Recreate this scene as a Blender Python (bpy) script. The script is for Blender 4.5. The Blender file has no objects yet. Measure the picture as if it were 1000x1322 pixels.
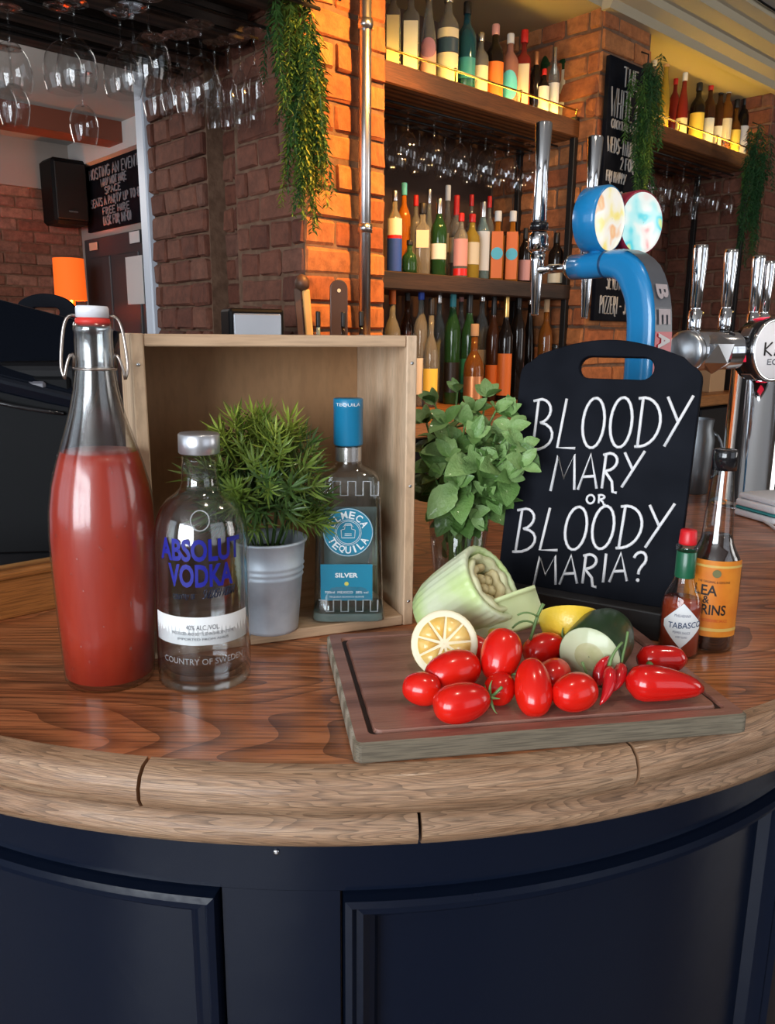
import bpy, bmesh, math, random
import numpy as np
from mathutils import Vector, Matrix, Euler
random.seed(7)
SC = bpy.context.scene
COL = SC.collection
PI = math.pi
R = math.radians
# ------------------------------------------------------------------ camera
F = 1020.0; PITCH = R(12.65); ROLL = R(.5); CAM = np.array([0, 0, 1.44])
fw = np.array([0, math.cos(PITCH), -math.sin(PITCH)]); r0 = np.array([1, 0, 0.]); u0 = np.cross(r0, fw)
rt = math.cos(ROLL) * r0 + math.sin(ROLL) * u0; up = np.cross(rt, fw)
cd = bpy.data.cameras.new('camera'); cam = bpy.data.objects.new('camera', cd); COL.objects.link(cam)
cd.sensor_fit = 'HORIZONTAL'; cd.sensor_width = 36; cd.lens = 36 * F / 1000; cd.clip_start = .02
cam.matrix_world = Matrix(((rt[0], up[0], -fw[0], 0), (rt[1], up[1], -fw[1], 0), (rt[2], up[2], -fw[2], 1.44), (0, 0, 0, 1)))
SC.camera = cam
# surveying helpers: sight lines of the photograph met with real planes of the room
def ray(px, py): return fw + rt * (px - 500) / F - up * (py - 661) / F
def G(px, py, z): d = ray(px, py); return Vector(CAM + d * ((z - 1.44) / d[2]))
def DY(px, py, Y): d = ray(px, py); return Vector(CAM + d * (Y / d[1]))
def depth(p): return float((np.array(p) - CAM) @ fw)
# the building's own axes: u along the back bar (to the right), n towards its wall
UU = np.array([.740, .673, 0]); UU /= np.linalg.norm(UU); NN = np.array([-UU[1], UU[0], 0]); OO = np.array([-.134, 2.34, 0])
ANG = math.atan2(UU[1], UU[0])
def E(s, t, z): return Vector(OO + UU * s + NN * t + np.array([0, 0, z]))
def Wt(px, py, t):
    d = ray(px, py); k = ((OO + NN * t - CAM) @ NN) / (d @ NN); p = CAM + d * k; return float((p - OO) @ UU), float(p[2])
def Ws(px, py, s):
    d = ray(px, py); k = ((OO + UU * s - CAM) @ UU) / (d @ UU); p = CAM + d * k; return float((p - OO) @ NN), float(p[2])
# ------------------------------------------------------------------ world, lights, exposure
w = bpy.data.worlds.new('world'); SC.world = w; w.use_nodes = True
w.node_tree.nodes['Background'].inputs[0].default_value = (.62, .72, .86, 1); w.node_tree.nodes['Background'].inputs[1].default_value = .6
SC.view_settings.view_transform = 'Standard'; SC.view_settings.look = 'None'; SC.view_settings.gamma = 1
SC.view_settings.exposure = 0.0
SC.view_settings.use_curve_mapping = False
SC.cycles.max_bounces = 10; SC.cycles.transparent_max_bounces = 24; SC.cycles.transmission_bounces = 10
SC.cycles.caustics_reflective = False; SC.cycles.caustics_refractive = False; SC.cycles.sample_clamp_indirect = 6
def area(name, loc, target, sx, sy, power, col):
    l = bpy.data.lights.new(name, 'AREA'); l.shape = 'RECTANGLE'; l.size = sx; l.size_y = sy; l.energy = power; l.color = col
    o = bpy.data.objects.new(name, l); COL.objects.link(o); o.location = loc
    o.rotation_euler = (Vector(target) - Vector(loc)).to_track_quat('-Z', 'Y').to_euler(); return o
def spot(name, loc, target, power, col, size=70, blend=.7, rad=.04):
    l = bpy.data.lights.new(name, 'SPOT'); l.energy = power; l.color = col; l.spot_size = R(size); l.spot_blend = blend; l.shadow_soft_size = rad
    o = bpy.data.objects.new(name, l); COL.objects.link(o); o.location = loc
    o.rotation_euler = (Vector(target) - Vector(loc)).to_track_quat('-Z', 'Y').to_euler(); return o
SW = -4.3      # street wall: s = SW, big shop windows behind and left of the camera
TW = -4.2      # side wall: t = TW, windows behind and right of the camera
area('street_window_light', E(SW - .05, -2.6, 1.75), E(0, -2.3, 1.5), 2.6, 1.7, 195, (.88, .94, 1))
area('street_window_light', E(SW - .05, .4, 1.75), E(0, .4, 1.5), 2.2, 1.7, 18, (.80, .90, 1))
area('side_window_light', E(-.3, TW - .05, 1.75), E(-.3, 0, 1.5), 2.2, 1.7, 10, (.92, .95, 1))
area('side_window_light', E(2.9, TW - .05, 1.75), E(2.9, 0, 1.5), 2.2, 1.7, 45, (1, .95, .9))
spot('bar_downlight_and_fill', E(.1, -.75, 2.6), E(.02, 0, 1.85), 190, (1, .46, .10), 66)
spot('bar_downlight_and_fill', E(.75, -.9, 2.62), E(.7, .1, 1.6), 42, (1, .62, .28), 84)  # unseen fill spot, added to brighten the back bar from the front
spot('bar_downlight_and_fill', E(1.7, -.9, 2.62), E(1.6, .1, 1.6), 22, (1, .62, .32), 80)  # another added fill without a fixture, for the right part of the back bar
spot('bar_downlight_and_fill', E(-1.0, -1.6, 2.62), E(-1.0, -1.1, 1.1), 14, (1, .85, .68), 110)
spot('bar_downlight_and_fill', E(.1, -1.9, 2.62), E(-.2, -1.4, 1.1), 14, (1, .85, .68), 110)
# ------------------------------------------------------------------ materials
MATS = {}
def nt_new(name):
    m = bpy.data.materials.new(name); m.use_nodes = True; return m, m.node_tree, m.node_tree.nodes['Principled BSDF']
def pm(name, col, rough=.5, metal=0, coat=0, trans=0, ior=1.45, emit=None, es=0, col2=None, scale=8, stretch=(1, 1, 1), bump=0, bscale=None, detail=4, lo=.35, hi=.65, sss=0, alpha=1):
    if name in MATS: return MATS[name]
    m, nt, b = nt_new(name); I = b.inputs
    I['Base Color'].default_value = (*col, 1); I['Roughness'].default_value = rough; I['Metallic'].default_value = metal
    I['Coat Weight'].default_value = coat; I['Coat Roughness'].default_value = .08; I['Transmission Weight'].default_value = trans; I['IOR'].default_value = ior
    if sss: I['Subsurface Weight'].default_value = sss; I['Subsurface Radius'].default_value = (.01, .004, .002); I['Subsurface Scale'].default_value = .5
    if emit: I['Emission Color'].default_value = (*emit, 1); I['Emission Strength'].default_value = es
    if col2 or bump:
        tc = nt.nodes.new('ShaderNodeTexCoord'); mp = nt.nodes.new('ShaderNodeMapping'); nt.links.new(tc.outputs['Object'], mp.inputs[0]); mp.inputs['Scale'].default_value = stretch
        n = nt.nodes.new('ShaderNodeTexNoise'); n.inputs['Scale'].default_value = scale; n.inputs['Detail'].default_value = detail; nt.links.new(mp.outputs[0], n.inputs['Vector'])
        if col2:
            cr = nt.nodes.new('ShaderNodeValToRGB'); cr.color_ramp.elements[0].color = (*col, 1); cr.color_ramp.elements[1].color = (*col2, 1)
            cr.color_ramp.elements[0].position = lo; cr.color_ramp.elements[1].position = hi
            nt.links.new(n.outputs[0], cr.inputs[0]); nt.links.new(cr.outputs[0], I['Base Color'])
        if bump:
            bp = nt.nodes.new('ShaderNodeBump'); bp.inputs['Strength'].default_value = bump; bp.inputs['Distance'].default_value = .01
            n2 = n
            if bscale:
                n2 = nt.nodes.new('ShaderNodeTexNoise'); n2.inputs['Scale'].default_value = bscale; n2.inputs['Detail'].default_value = 5; nt.links.new(mp.outputs[0], n2.inputs['Vector'])
            nt.links.new(n2.outputs[0], bp.inputs['Height']); nt.links.new(bp.outputs[0], I['Normal'])
    MATS[name] = m; return m
def wood(name, stops, scale=3, stretch=(1, 14, 14), rough=.35, coat=.3, uv=False, bump=.15, wave=.5, rot=0, wscale=9.0, wdist=5.0, pore=.62, rings=0, rk=55):
    if name in MATS: return MATS[name]
    m, nt, b = nt_new(name); N = nt.nodes; L = nt.links
    tc = N.new('ShaderNodeTexCoord'); mp = N.new('ShaderNodeMapping'); L.new(tc.outputs['UV' if uv else 'Object'], mp.inputs[0])
    mp.inputs['Scale'].default_value = stretch; mp.inputs['Rotation'].default_value = (0, 0, rot)
    n1 = N.new('ShaderNodeTexNoise'); n1.inputs['Scale'].default_value = scale; n1.inputs['Detail'].default_value = 8; n1.inputs['Roughness'].default_value = .62; n1.inputs['Distortion'].default_value = .4
    L.new(mp.outputs[0], n1.inputs['Vector'])
    wv = N.new('ShaderNodeTexWave'); wv.wave_type = 'BANDS'; wv.bands_direction = 'Y'; wv.inputs['Scale'].default_value = wscale / max(stretch[1], 1)
    wv.inputs['Distortion'].default_value = wdist; wv.inputs['Detail'].default_value = 3; wv.inputs['Detail Scale'].default_value = .6; L.new(mp.outputs[0], wv.inputs['Vector'])
    mx = N.new('ShaderNodeMix'); mx.inputs[0].default_value = wave; L.new(n1.outputs[0], mx.inputs[2]); L.new(wv.outputs['Fac'], mx.inputs[3])
    # fine dark pores, strongly stretched along the grain
    mp2 = N.new('ShaderNodeMapping'); mp2.inputs['Rotation'].default_value = (0, 0, rot); mp2.inputs['Scale'].default_value = (stretch[0] * 6, stretch[1] * 18, stretch[2] * 18); L.new(tc.outputs['UV' if uv else 'Object'], mp2.inputs[0])
    n2 = N.new('ShaderNodeTexNoise'); n2.inputs['Scale'].default_value = scale; n2.inputs['Detail'].default_value = 3; L.new(mp2.outputs[0], n2.inputs['Vector'])
    cr = N.new('ShaderNodeValToRGB'); e = cr.color_ramp.elements
    while len(e) < len(stops): e.new(.5)
    for k, (p, c) in enumerate(stops): e[k].position = p; e[k].color = (*c, 1)
    L.new(mx.outputs[0], cr.inputs[0])
    mr = N.new('ShaderNodeMapRange'); mr.inputs[1].default_value = .38; mr.inputs[2].default_value = .55; mr.inputs[3].default_value = pore; mr.inputs[4].default_value = 1; L.new(n2.outputs[0], mr.inputs[0])
    mu = N.new('ShaderNodeMix'); mu.data_type = 'RGBA'; mu.blend_type = 'MULTIPLY'; mu.inputs[0].default_value = 1; L.new(cr.outputs[0], mu.inputs[6]); L.new(mr.outputs[0], mu.inputs[7])
    res = mu.outputs[2]
    if rings:      # growth-ring contours: cathedral figure along the grain
        mp3 = N.new('ShaderNodeMapping'); mp3.inputs['Rotation'].default_value = (0, 0, rot); mp3.inputs['Scale'].default_value = (stretch[0] * .9, stretch[1] * .42, stretch[2] * .42); L.new(tc.outputs['UV' if uv else 'Object'], mp3.inputs[0])
        n3 = N.new('ShaderNodeTexNoise'); n3.inputs['Scale'].default_value = scale; n3.inputs['Detail'].default_value = 1.2; n3.inputs['Roughness'].default_value = .35; L.new(mp3.outputs[0], n3.inputs['Vector'])
        m1 = N.new('ShaderNodeMath'); m1.operation = 'MULTIPLY'; m1.inputs[1].default_value = rk; L.new(n3.outputs[0], m1.inputs[0]); m2 = N.new('ShaderNodeMath'); m2.operation = 'FRACT'; L.new(m1.outputs[0], m2.inputs[0])
        r3 = N.new('ShaderNodeMapRange'); r3.inputs[1].default_value = .45; r3.inputs[2].default_value = 1; r3.inputs[3].default_value = 1; r3.inputs[4].default_value = 1 - rings; L.new(m2.outputs[0], r3.inputs[0])
        mu2 = N.new('ShaderNodeMix'); mu2.data_type = 'RGBA'; mu2.blend_type = 'MULTIPLY'; mu2.inputs[0].default_value = 1; L.new(res, mu2.inputs[6]); L.new(r3.outputs[0], mu2.inputs[7]); res = mu2.outputs[2]
    L.new(res, b.inputs['Base Color']); b.inputs['Roughness'].default_value = rough; b.inputs['Coat Weight'].default_value = coat; b.inputs['Coat Roughness'].default_value = .15
    bp = N.new('ShaderNodeBump'); bp.inputs['Strength'].default_value = bump; bp.inputs['Distance'].default_value = .002; L.new(n2.outputs[0], bp.inputs['Height']); L.new(bp.outputs[0], b.inputs['Normal'])
    MATS[name] = m; return m
def brickmat(name, ramp, mort=False):
    m, nt, b = nt_new(name); N = nt.nodes; L = nt.links
    oi = N.new('ShaderNodeObjectInfo'); cr = N.new('ShaderNodeValToRGB'); e = cr.color_ramp.elements
    while len(e) < len(ramp): e.new(.5)
    for k, (p, c) in enumerate(ramp): e[k].position = p; e[k].color = (*c, 1)
    L.new(oi.outputs['Random'], cr.inputs[0])
    tc = N.new('ShaderNodeTexCoord'); n = N.new('ShaderNodeTexNoise'); n.inputs['Scale'].default_value = 26; n.inputs['Detail'].default_value = 7; n.inputs['Roughness'].default_value = .7
    va = N.new('ShaderNodeVectorMath'); L.new(tc.outputs['Object'], va.inputs[0]); L.new(oi.outputs['Location'], va.inputs[1]); L.new(va.outputs[0], n.inputs['Vector'])
    mr = N.new('ShaderNodeMapRange'); mr.inputs[1].default_value = .3; mr.inputs[2].default_value = .7; mr.inputs[3].default_value = .55; mr.inputs[4].default_value = 1.25; L.new(n.outputs[0], mr.inputs[0])
    mu = N.new('ShaderNodeMix'); mu.data_type = 'RGBA'; mu.blend_type = 'MULTIPLY'; mu.inputs[0].default_value = 1; L.new(cr.outputs[0], mu.inputs[6]); L.new(mr.outputs[0], mu.inputs[7]); L.new(mu.outputs[2], b.inputs['Base Color'])
    b.inputs['Roughness'].default_value = .85
    bp = N.new('ShaderNodeBump'); bp.inputs['Strength'].default_value = .6; bp.inputs['Distance'].default_value = .006; L.new(n.outputs[0], bp.inputs['Height']); L.new(bp.outputs[0], b.inputs['Normal'])
    MATS[name] = m; return m
def thin_glass(name, tint=(.97, .98, .98), refl=1.0, rough=.02):
    if name in MATS: return MATS[name]
    m = bpy.data.materials.new(name); m.use_nodes = True; nt = m.node_tree; N = nt.nodes; L = nt.links; N.remove(N['Principled BSDF'])
    out = N['Material Output']; tr = N.new('ShaderNodeBsdfTransparent'); tr.inputs[0].default_value = (*tint, 1); gl = N.new('ShaderNodeBsdfGlossy'); gl.inputs['Roughness'].default_value = rough
    lw = N.new('ShaderNodeLayerWeight'); lw.inputs[0].default_value = .5; pw = N.new('ShaderNodeMath'); pw.operation = 'POWER'; pw.inputs[1].default_value = 4; L.new(lw.outputs['Facing'], pw.inputs[0]); fr = N.new('ShaderNodeMath'); fr.operation = 'MULTIPLY_ADD'; fr.inputs[1].default_value = .75; fr.inputs[2].default_value = .055; L.new(pw.outputs[0], fr.inputs[0]); mt = N.new('ShaderNodeMath'); mt.operation = 'MULTIPLY'; mt.inputs[1].default_value = refl; mt.use_clamp = True
    mx = N.new('ShaderNodeMixShader'); L.new(fr.outputs[0], mt.inputs[0]); L.new(mt.outputs[0], mx.inputs[0]); L.new(tr.outputs[0], mx.inputs[1]); L.new(gl.outputs[0], mx.inputs[2]); L.new(mx.outputs[0], out.inputs[0])
    MATS[name] = m; return m
OAK = wood('oak_top', [(.26, (.30, .085, .030)), (.42, (.44, .145, .054)), (.58, (.55, .205, .085)), (.8, (.62, .27, .125))], scale=1.7, stretch=(1.3, 11, 11), rough=.3, coat=.25, wave=.1, wscale=7, wdist=9, rot=R(4), rings=.55, rk=26, pore=.5)
OAKE = wood('oak_edging', [(.30, (.27, .14, .072)), (.45, (.38, .215, .12)), (.6, (.48, .295, .175)), (.8, (.56, .375, .245))], scale=3, stretch=(2.6, 60, 1), rough=.42, coat=.15, uv=True, wave=.05, wscale=30, wdist=6, bump=.35, rings=.45, rk=16, pore=.5)
OAKR = wood('oak_rail', [(.3, (.28, .10, .025)), (.5, (.46, .19, .05)), (.75, (.58, .28, .09))], scale=3, stretch=(1.5, 16, 16), rough=.35, coat=.3)
PINE = wood('pine_crate', [(.25, (.46, .29, .17)), (.5, (.60, .41, .26)), (.75, (.68, .50, .34))], scale=2.4, stretch=(1.2, 9, 9), rough=.6, coat=0, wave=.2, pore=.85)
PINEV = wood('pine_crate_upright', [(.25, (.46, .29, .17)), (.5, (.60, .41, .26)), (.75, (.68, .50, .34))], scale=2.4, stretch=(9, 9, 1.2), rough=.6, coat=0, wave=.2, pore=.85)
PINEB = wood('pine_crate_back_shaded', [(.25, (.38, .20, .09)), (.5, (.44, .245, .115)), (.75, (.49, .285, .14))], scale=2.0, stretch=(9, 9, 1.0), rough=.6, coat=0, wave=.05, pore=.9)  # darker than the other panels: shade inside the crate put into the colour
BOARDW = wood('chopping_board_wood', [(.3, (.17, .070, .050)), (.5, (.29, .130, .093)), (.75, (.38, .19, .14))], scale=3, stretch=(1.5, 12, 12), rough=.42, coat=.12, wave=.12, pore=.85)
BOARDE = wood('chopping_board_side', [(.3, (.16, .13, .09)), (.5, (.27, .23, .165)), (.75, (.36, .31, .24))], scale=3, stretch=(1.5, 14, 14), rough=.6, coat=0)
DARKW = wood('dark_beam_wood', [(.3, (.016, .009, .006)), (.5, (.042, .022, .014)), (.75, (.075, .042, .027))], scale=2, stretch=(1.2, 10, 10), rough=.6, coat=0)
SHELFW = wood('shelf_wood', [(.3, (.13, .045, .012)), (.5, (.30, .115, .03)), (.75, (.42, .18, .055))], scale=3, stretch=(1.2, 12, 12), rough=.45, coat=.1)
FLOORW = wood('floor_wood', [(.3, (.075, .052, .036)), (.5, (.115, .082, .06)), (.75, (.16, .12, .09))], scale=1.4, stretch=(1, 9, 9), rough=.3, coat=.2)
NAVY = pm('navy_gloss_paint', (.0038, .0068, .0165), .22, coat=.0, bump=.04, scale=30)
NAVY.node_tree.nodes['Principled BSDF'].inputs['Specular IOR Level'].default_value = .38
CHROME = pm('chrome', (.82, .83, .85), .08, 1)
STEEL = pm('brushed_steel', (.55, .56, .58), .28, 1)
WIRE = pm('bail_wire', (.42, .36, .32), .3, 1)
BRASS = pm('brass', (.80, .55, .18), .25, 1)
BLACKP = pm('black_plastic', (.006, .006, .007), .45)
BLACKP.node_tree.nodes['Principled BSDF'].inputs['Specular IOR Level'].default_value = .10
BLACKG = pm('black_gloss', (.010, .010, .012), .15, coat=.5)
BLACKM = pm('black_metal', (.018, .017, .017), .45, .3)
CHALK = pm('chalkboard_black', (.0045, .0055, .009), .62, col2=(.0085, .010, .015), scale=14)
CHALK.node_tree.nodes['Principled BSDF'].inputs['Specular IOR Level'].default_value = .06
CHW = pm('chalk_white', (.78, .78, .80), .85)
CHG = pm('chalk_grey', (.42, .40, .38), .85)
WHITEP = pm('white_plastic', (.80, .80, .82), .35)
PAPER = pm('white_paper_label', (.78, .80, .80), .55)
PRINT = pm('label_print_grey', (.16, .17, .19), .6)
CLEAR = thin_glass('clear_glass', (.955, .965, .965), 1.0)
CLEAR2 = thin_glass('bar_glass', (.94, .945, .945), 1.25, .06)
MORT = pm('mortar', (.13, .070, .042), .95, col2=(.20, .115, .072), scale=30, bump=.5)
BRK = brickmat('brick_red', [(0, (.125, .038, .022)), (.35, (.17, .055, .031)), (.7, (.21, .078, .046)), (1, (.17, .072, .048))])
BRKLIT = brickmat('brick_orange_lit', [(0, (.30, .085, .030)), (.4, (.42, .140, .045)), (.8, (.48, .185, .060)), (1, (.36, .10, .035))])  # lit copy of the brick: warm lamplight put into its colour
BRKF = brickmat('brick_far', [(0, (.22, .085, .05)), (.4, (.30, .13, .085)), (.8, (.36, .18, .12)), (1, (.26, .12, .08))])
PLAST = pm('ceiling_plaster', (.40, .385, .37), .9, bump=.05, scale=20)
CREAM = pm('cream_cornice', (.44, .38, .27), .8)
GREYP = pm('grey_door_paint', (.055, .056, .062), .5)
WHITETRIM = pm('white_trim_paint', (.66, .70, .78), .4)
# ------------------------------------------------------------------ mesh helpers
def link(name, me, mat=None, parent=None, loc=(0, 0, 0), rot=(0, 0, 0)):
    o = bpy.data.objects.new(name, me); COL.objects.link(o); o.location = loc; o.rotation_euler = rot
    if mat is not None and not me.materials: me.materials.append(mat)
    if parent: o.parent = parent
    return o
def tomesh(name, bm, smooth=False, recalc=True):
    if recalc: bmesh.ops.recalc_face_normals(bm, faces=bm.faces[:])
    me = bpy.data.meshes.new(name); bm.to_mesh(me); bm.free()
    if smooth:
        for p in me.polygons: p.use_smooth = True
    return me
def tag(o, label, cat, group=None, kind=None):
    o['label'] = label; o['category'] = cat
    if group: o['group'] = group
    if kind: o['kind'] = kind
    return o
def thing(name, label, cat, loc=(0, 0, 0), rot=(0, 0, 0), group=None, kind=None):
    o = bpy.data.objects.new(name, None); COL.objects.link(o); o.location = loc; o.rotation_euler = rot; o.empty_display_size = .05
    return tag(o, label, cat, group, kind)
def add_box(bm, x0, x1, y0, y1, z0, z1, bev=0, seg=1, M=None):
    b = bmesh.new(); r = bmesh.ops.create_cube(b, size=1)
    for v in b.verts: v.co = Vector(((x0 + x1) / 2 + v.co.x * (x1 - x0), (y0 + y1) / 2 + v.co.y * (y1 - y0), (z0 + z1) / 2 + v.co.z * (z1 - z0)))
    if bev: bmesh.ops.bevel(b, geom=b.edges[:], offset=bev, segments=seg, profile=.5, affect='EDGES')
    merge(bm, b, M)
def merge(bm, b, M=None):
    m = bpy.data.meshes.new('tmp'); 
    if M is not None: b.transform(M)
    b.to_mesh(m); b.free(); bm.from_mesh(m); bpy.data.meshes.remove(m)
def box(name, dims, mat, parent=None, bev=0, seg=1, loc=(0, 0, 0), rot=(0, 0, 0), smooth=False):
    bm = bmesh.new(); add_box(bm, *dims, bev=bev, seg=seg); return link(name, tomesh(name, bm, smooth), mat, parent, loc, rot)
def lathe_bm(prof, seg=32, sq=0, asp=1.0, cap=True, bm=None, M=None):
    """prof: list of (r, z); sq: superellipse exponent (0 = round)"""
    b = bmesh.new(); rings = []
    for r, z in prof:
        ring = []
        for k in range(seg):
            a = 2 * PI * k / seg; c, s = math.cos(a), math.sin(a)
            if sq:
                q = (abs(c) ** sq + abs(s) ** sq) ** (-1 / sq)
            else: q = 1
            ring.append(b.verts.new((r * q * c, r * q * s * asp, z)))
        rings.append(ring)
    for A, B in zip(rings, rings[1:]):
        for k in range(seg): b.faces.new((A[k], A[(k + 1) % seg], B[(k + 1) % seg], B[k]))
    if cap:
        b.faces.new(rings[0][::-1]); b.faces.new(rings[-1])
    if bm is None:
        if M is not None: b.transform(M)
        return b
    merge(bm, b, M); return bm
def lathe(name, prof, mat, parent=None, seg=32, sq=0, asp=1.0, cap=True, loc=(0, 0, 0), rot=(0, 0, 0), smooth=True, M=None):
    b = lathe_bm(prof, seg, sq, asp, cap, M=M); me = tomesh(name, b, smooth)
    o = link(name, me, mat, parent, loc, rot)
    if smooth:
        for p in me.polygons:
            if len(p.vertices) > 4: p.use_smooth = False
    return o
def add_tube(bm, pts, rad, seg=8, cap=True, flat=1.0):
    pts = [Vector(p) for p in pts]; rads = rad if isinstance(rad, (list, tuple)) else [rad] * len(pts)
    rings = []; prev = None
    for i, p in enumerate(pts):
        t = (pts[min(i + 1, len(pts) - 1)] - pts[max(i - 1, 0)])
        if t.length < 1e-9: t = Vector((0, 0, 1))
        t.normalize()
        if prev is None: prev = t.orthogonal().normalized()
        a = (prev - t * prev.dot(t))
        if a.length < 1e-6: a = t.orthogonal()
        a.normalize(); prev = a; b = t.cross(a)
        rings.append([bm.verts.new(p + (a * math.cos(2 * PI * k / seg) + b * math.sin(2 * PI * k / seg) * flat) * rads[i]) for k in range(seg)])
    for A, B in zip(rings, rings[1:]):
        for k in range(seg): bm.faces.new((A[k], A[(k + 1) % seg], B[(k + 1) % seg], B[k]))
    if cap and seg > 2: bm.faces.new(rings[0][::-1]); bm.faces.new(rings[-1])
def tube(name, pts, rad, mat, parent=None, seg=8, loc=(0, 0, 0), rot=(0, 0, 0), cap=True):
    bm = bmesh.new(); add_tube(bm, pts, rad, seg, cap); return link(name, tomesh(name, bm, True), mat, parent, loc, rot)
def arcpts(cx, cy, rx, ry, a0, a1, n=10): return [(cx + rx * math.cos(R(a0 + (a1 - a0) * k / n)), cy + ry * math.sin(R(a0 + (a1 - a0) * k / n))) for k in range(n + 1)]
def bez(p0, p1, p2, p3, n=10):
    P = [Vector(p) for p in (p0, p1, p2, p3)]
    return [P[0] * (1 - t) ** 3 + P[1] * 3 * t * (1 - t) ** 2 + P[2] * 3 * t * t * (1 - t) + P[3] * t ** 3 for t in [k / n for k in range(n + 1)]]
def prism(name, pts, y0, y1, mat, parent=None, loc=(0, 0, 0), rot=(0, 0, 0), bev=0):
    """outline in local x,z extruded over y"""
    bm = bmesh.new(); vs = [bm.verts.new((x, y0, z)) for x, z in pts]; f = bm.faces.new(vs)
    r = bmesh.ops.extrude_face_region(bm, geom=[f]); bmesh.ops.translate(bm, verts=[v for v in r['geom'] if isinstance(v, bmesh.types.BMVert)], vec=(0, y1 - y0, 0))
    if bev:
        ed = [e for e in bm.edges if abs(e.verts[0].co.y - e.verts[1].co.y) < 1e-6]; bmesh.ops.bevel(bm, geom=ed, offset=bev, segments=2, profile=.5, affect='EDGES')
    return link(name, tomesh(name, bm), mat, parent, loc, rot)
# handwriting: capital letters as pen strokes in a cell of height 1
def S_(*pl): return list(pl)
GL = {
 'A': (.62, [[(0, 0), (.31, 1), (.62, 0)], [(.12, .36), (.5, .36)]]), 'B': (.55, [[(.06, 0), (.10, 1)], [(-.03, .97)] + arcpts(.14, .76, .30, .24, 80, -80, 8) + arcpts(.14, .26, .40, .27, 80, -100, 8) + [(-.02, .0)]]),
 'C': (.58, [arcpts(.34, .5, .34, .5, 50, 310, 14)]), 'D': (.62, [[(.06, 0), (.10, 1)], [(-.02, .98)] + arcpts(.10, .5, .50, .49, 85, -85, 12) + [(-.02, .01)]]),
 'E': (.5, [[(.48, 1), (.05, 1), (.03, 0), (.48, 0)], [(.04, .52), (.4, .52)]]), 'F': (.5, [[(.48, 1), (.05, 1), (.03, 0)], [(.04, .52), (.4, .52)]]),
 'G': (.62, [arcpts(.34, .5, .34, .5, 50, 330, 14) + [(.64, .45), (.38, .45)]]), 'H': (.58, [[(.05, 0), (.05, 1)], [(.53, 0), (.53, 1)], [(.05, .5), (.53, .5)]]),
 'I': (.16, [[(.08, 0), (.08, 1)]]), 'J': (.42, [[(.36, 1), (.36, .2)] + arcpts(.2, .2, .16, .2, 0, -170, 7)]), 'K': (.55, [[(.05, 0), (.05, 1)], [(.5, 1), (.06, .45), (.52, 0)]]),
 'L': (.5, [[(.16, 1), (.03, .02), (.5, .0)]]), 'M': (.78, [[(0, 0), (.12, 1), (.39, .35), (.66, 1), (.78, 0)]]), 'N': (.6, [[(.04, 0), (.06, 1), (.54, 0), (.56, 1)]]),
 'O': (.60, [arcpts(.30, .5, .28, .5, 100, 460, 20)]), 'P': (.5, [[(.05, 0), (.05, 1)] + arcpts(.12, .74, .34, .26, 90, -90, 8) + [(.05, .48)]]),
 'R': (.56, [[(.05, 0), (.07, 1)], [(-.02, .96)] + arcpts(.14, .75, .32, .25, 80, -90, 8) + [(.08, .5), (.36, .18), (.42, -.12), (.56, -.15)]]),
 'S': (.5, [arcpts(.26, .76, .22, .24, 30, 250, 9) + arcpts(.24, .25, .24, .27, 70, -150, 9)]), 'T': (.56, [[(0, 1), (.56, 1)], [(.28, 1), (.28, 0)]]),
 'U': (.58, [[(.05, 1), (.05, .28)] + arcpts(.29, .28, .24, .28, 180, 360, 9) + [(.53, 1)]]), 'V': (.58, [[(0, 1), (.29, 0), (.58, 1)]]), 'W': (.8, [[(0, 1), (.2, 0), (.4, .7), (.6, 0), (.8, 1)]]),
 'X': (.55, [[(0, 0), (.55, 1)], [(0, 1), (.55, 0)]]), 'Y': (.62, [[(.0, 1), (.33, .48)], [(.66, 1), (.02, 0)]]), 'Z': (.5, [[(0, 1), (.5, 1), (0, 0), (.5, 0)]]),
 '?': (.48, [arcpts(.24, .74, .22, .25, 165, -60, 9) + [(.25, .36), (.24, .22)]]), '&': (.6, [[(.6, 0), (.15, .7)] + arcpts(.28, .8, .15, .2, 200, 0, 7) + [(.1, .35)] + arcpts(.28, .2, .24, .2, 160, 330, 7) + [(.58, .4)]]),
 '-': (.4, [[(.05, .45), (.35, .45)]]), '.': (.2, [[(.08, .04), (.1, .0)]]), '2': (.5, [arcpts(.25, .74, .22, .26, 170, -20, 8) + [(.02, 0), (.5, 0)]]), '4': (.5, [[(.36, 0), (.36, 1), (0, .32), (.5, .32)]]),
 '8': (.5, [arcpts(.25, .75, .2, .24, -90, 270, 10), arcpts(.25, .26, .24, .26, 90, 450, 10)]), '1': (.3, [[(.02, .8), (.16, 1), (.16, 0)]]), '0': (.5, [arcpts(.25, .5, .23, .5, 90, 450, 14)]), "'": (.15, [[(.08, 1), (.06, .82)]]),
 '/': (.4, [[(0, 0), (.4, 1)]]), '(': (.25, [arcpts(.3, .5, .25, .6, 120, 240, 6)]), ')': (.25, [arcpts(-.05, .5, .25, .6, 60, -60, 6)]), '!': (.15, [[(.08, 1), (.08, .3)], [(.08, .05), (.08, 0)]]), '5': (.5, [[(.45, 1), (.08, 1), (.05, .56)] + arcpts(.22, .32, .25, .32, 100, -140, 9)]),
}
def strokes(text, gap=.16, space=.4):
    x = 0; out = []
    for ch in text:
        if ch == ' ': x += space; continue
        wd, st = GL[ch]
        for pl in st: out.append([(x + a, b) for a, b in pl])
        x += wd + gap
    return out, max(x - gap, .01)
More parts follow.
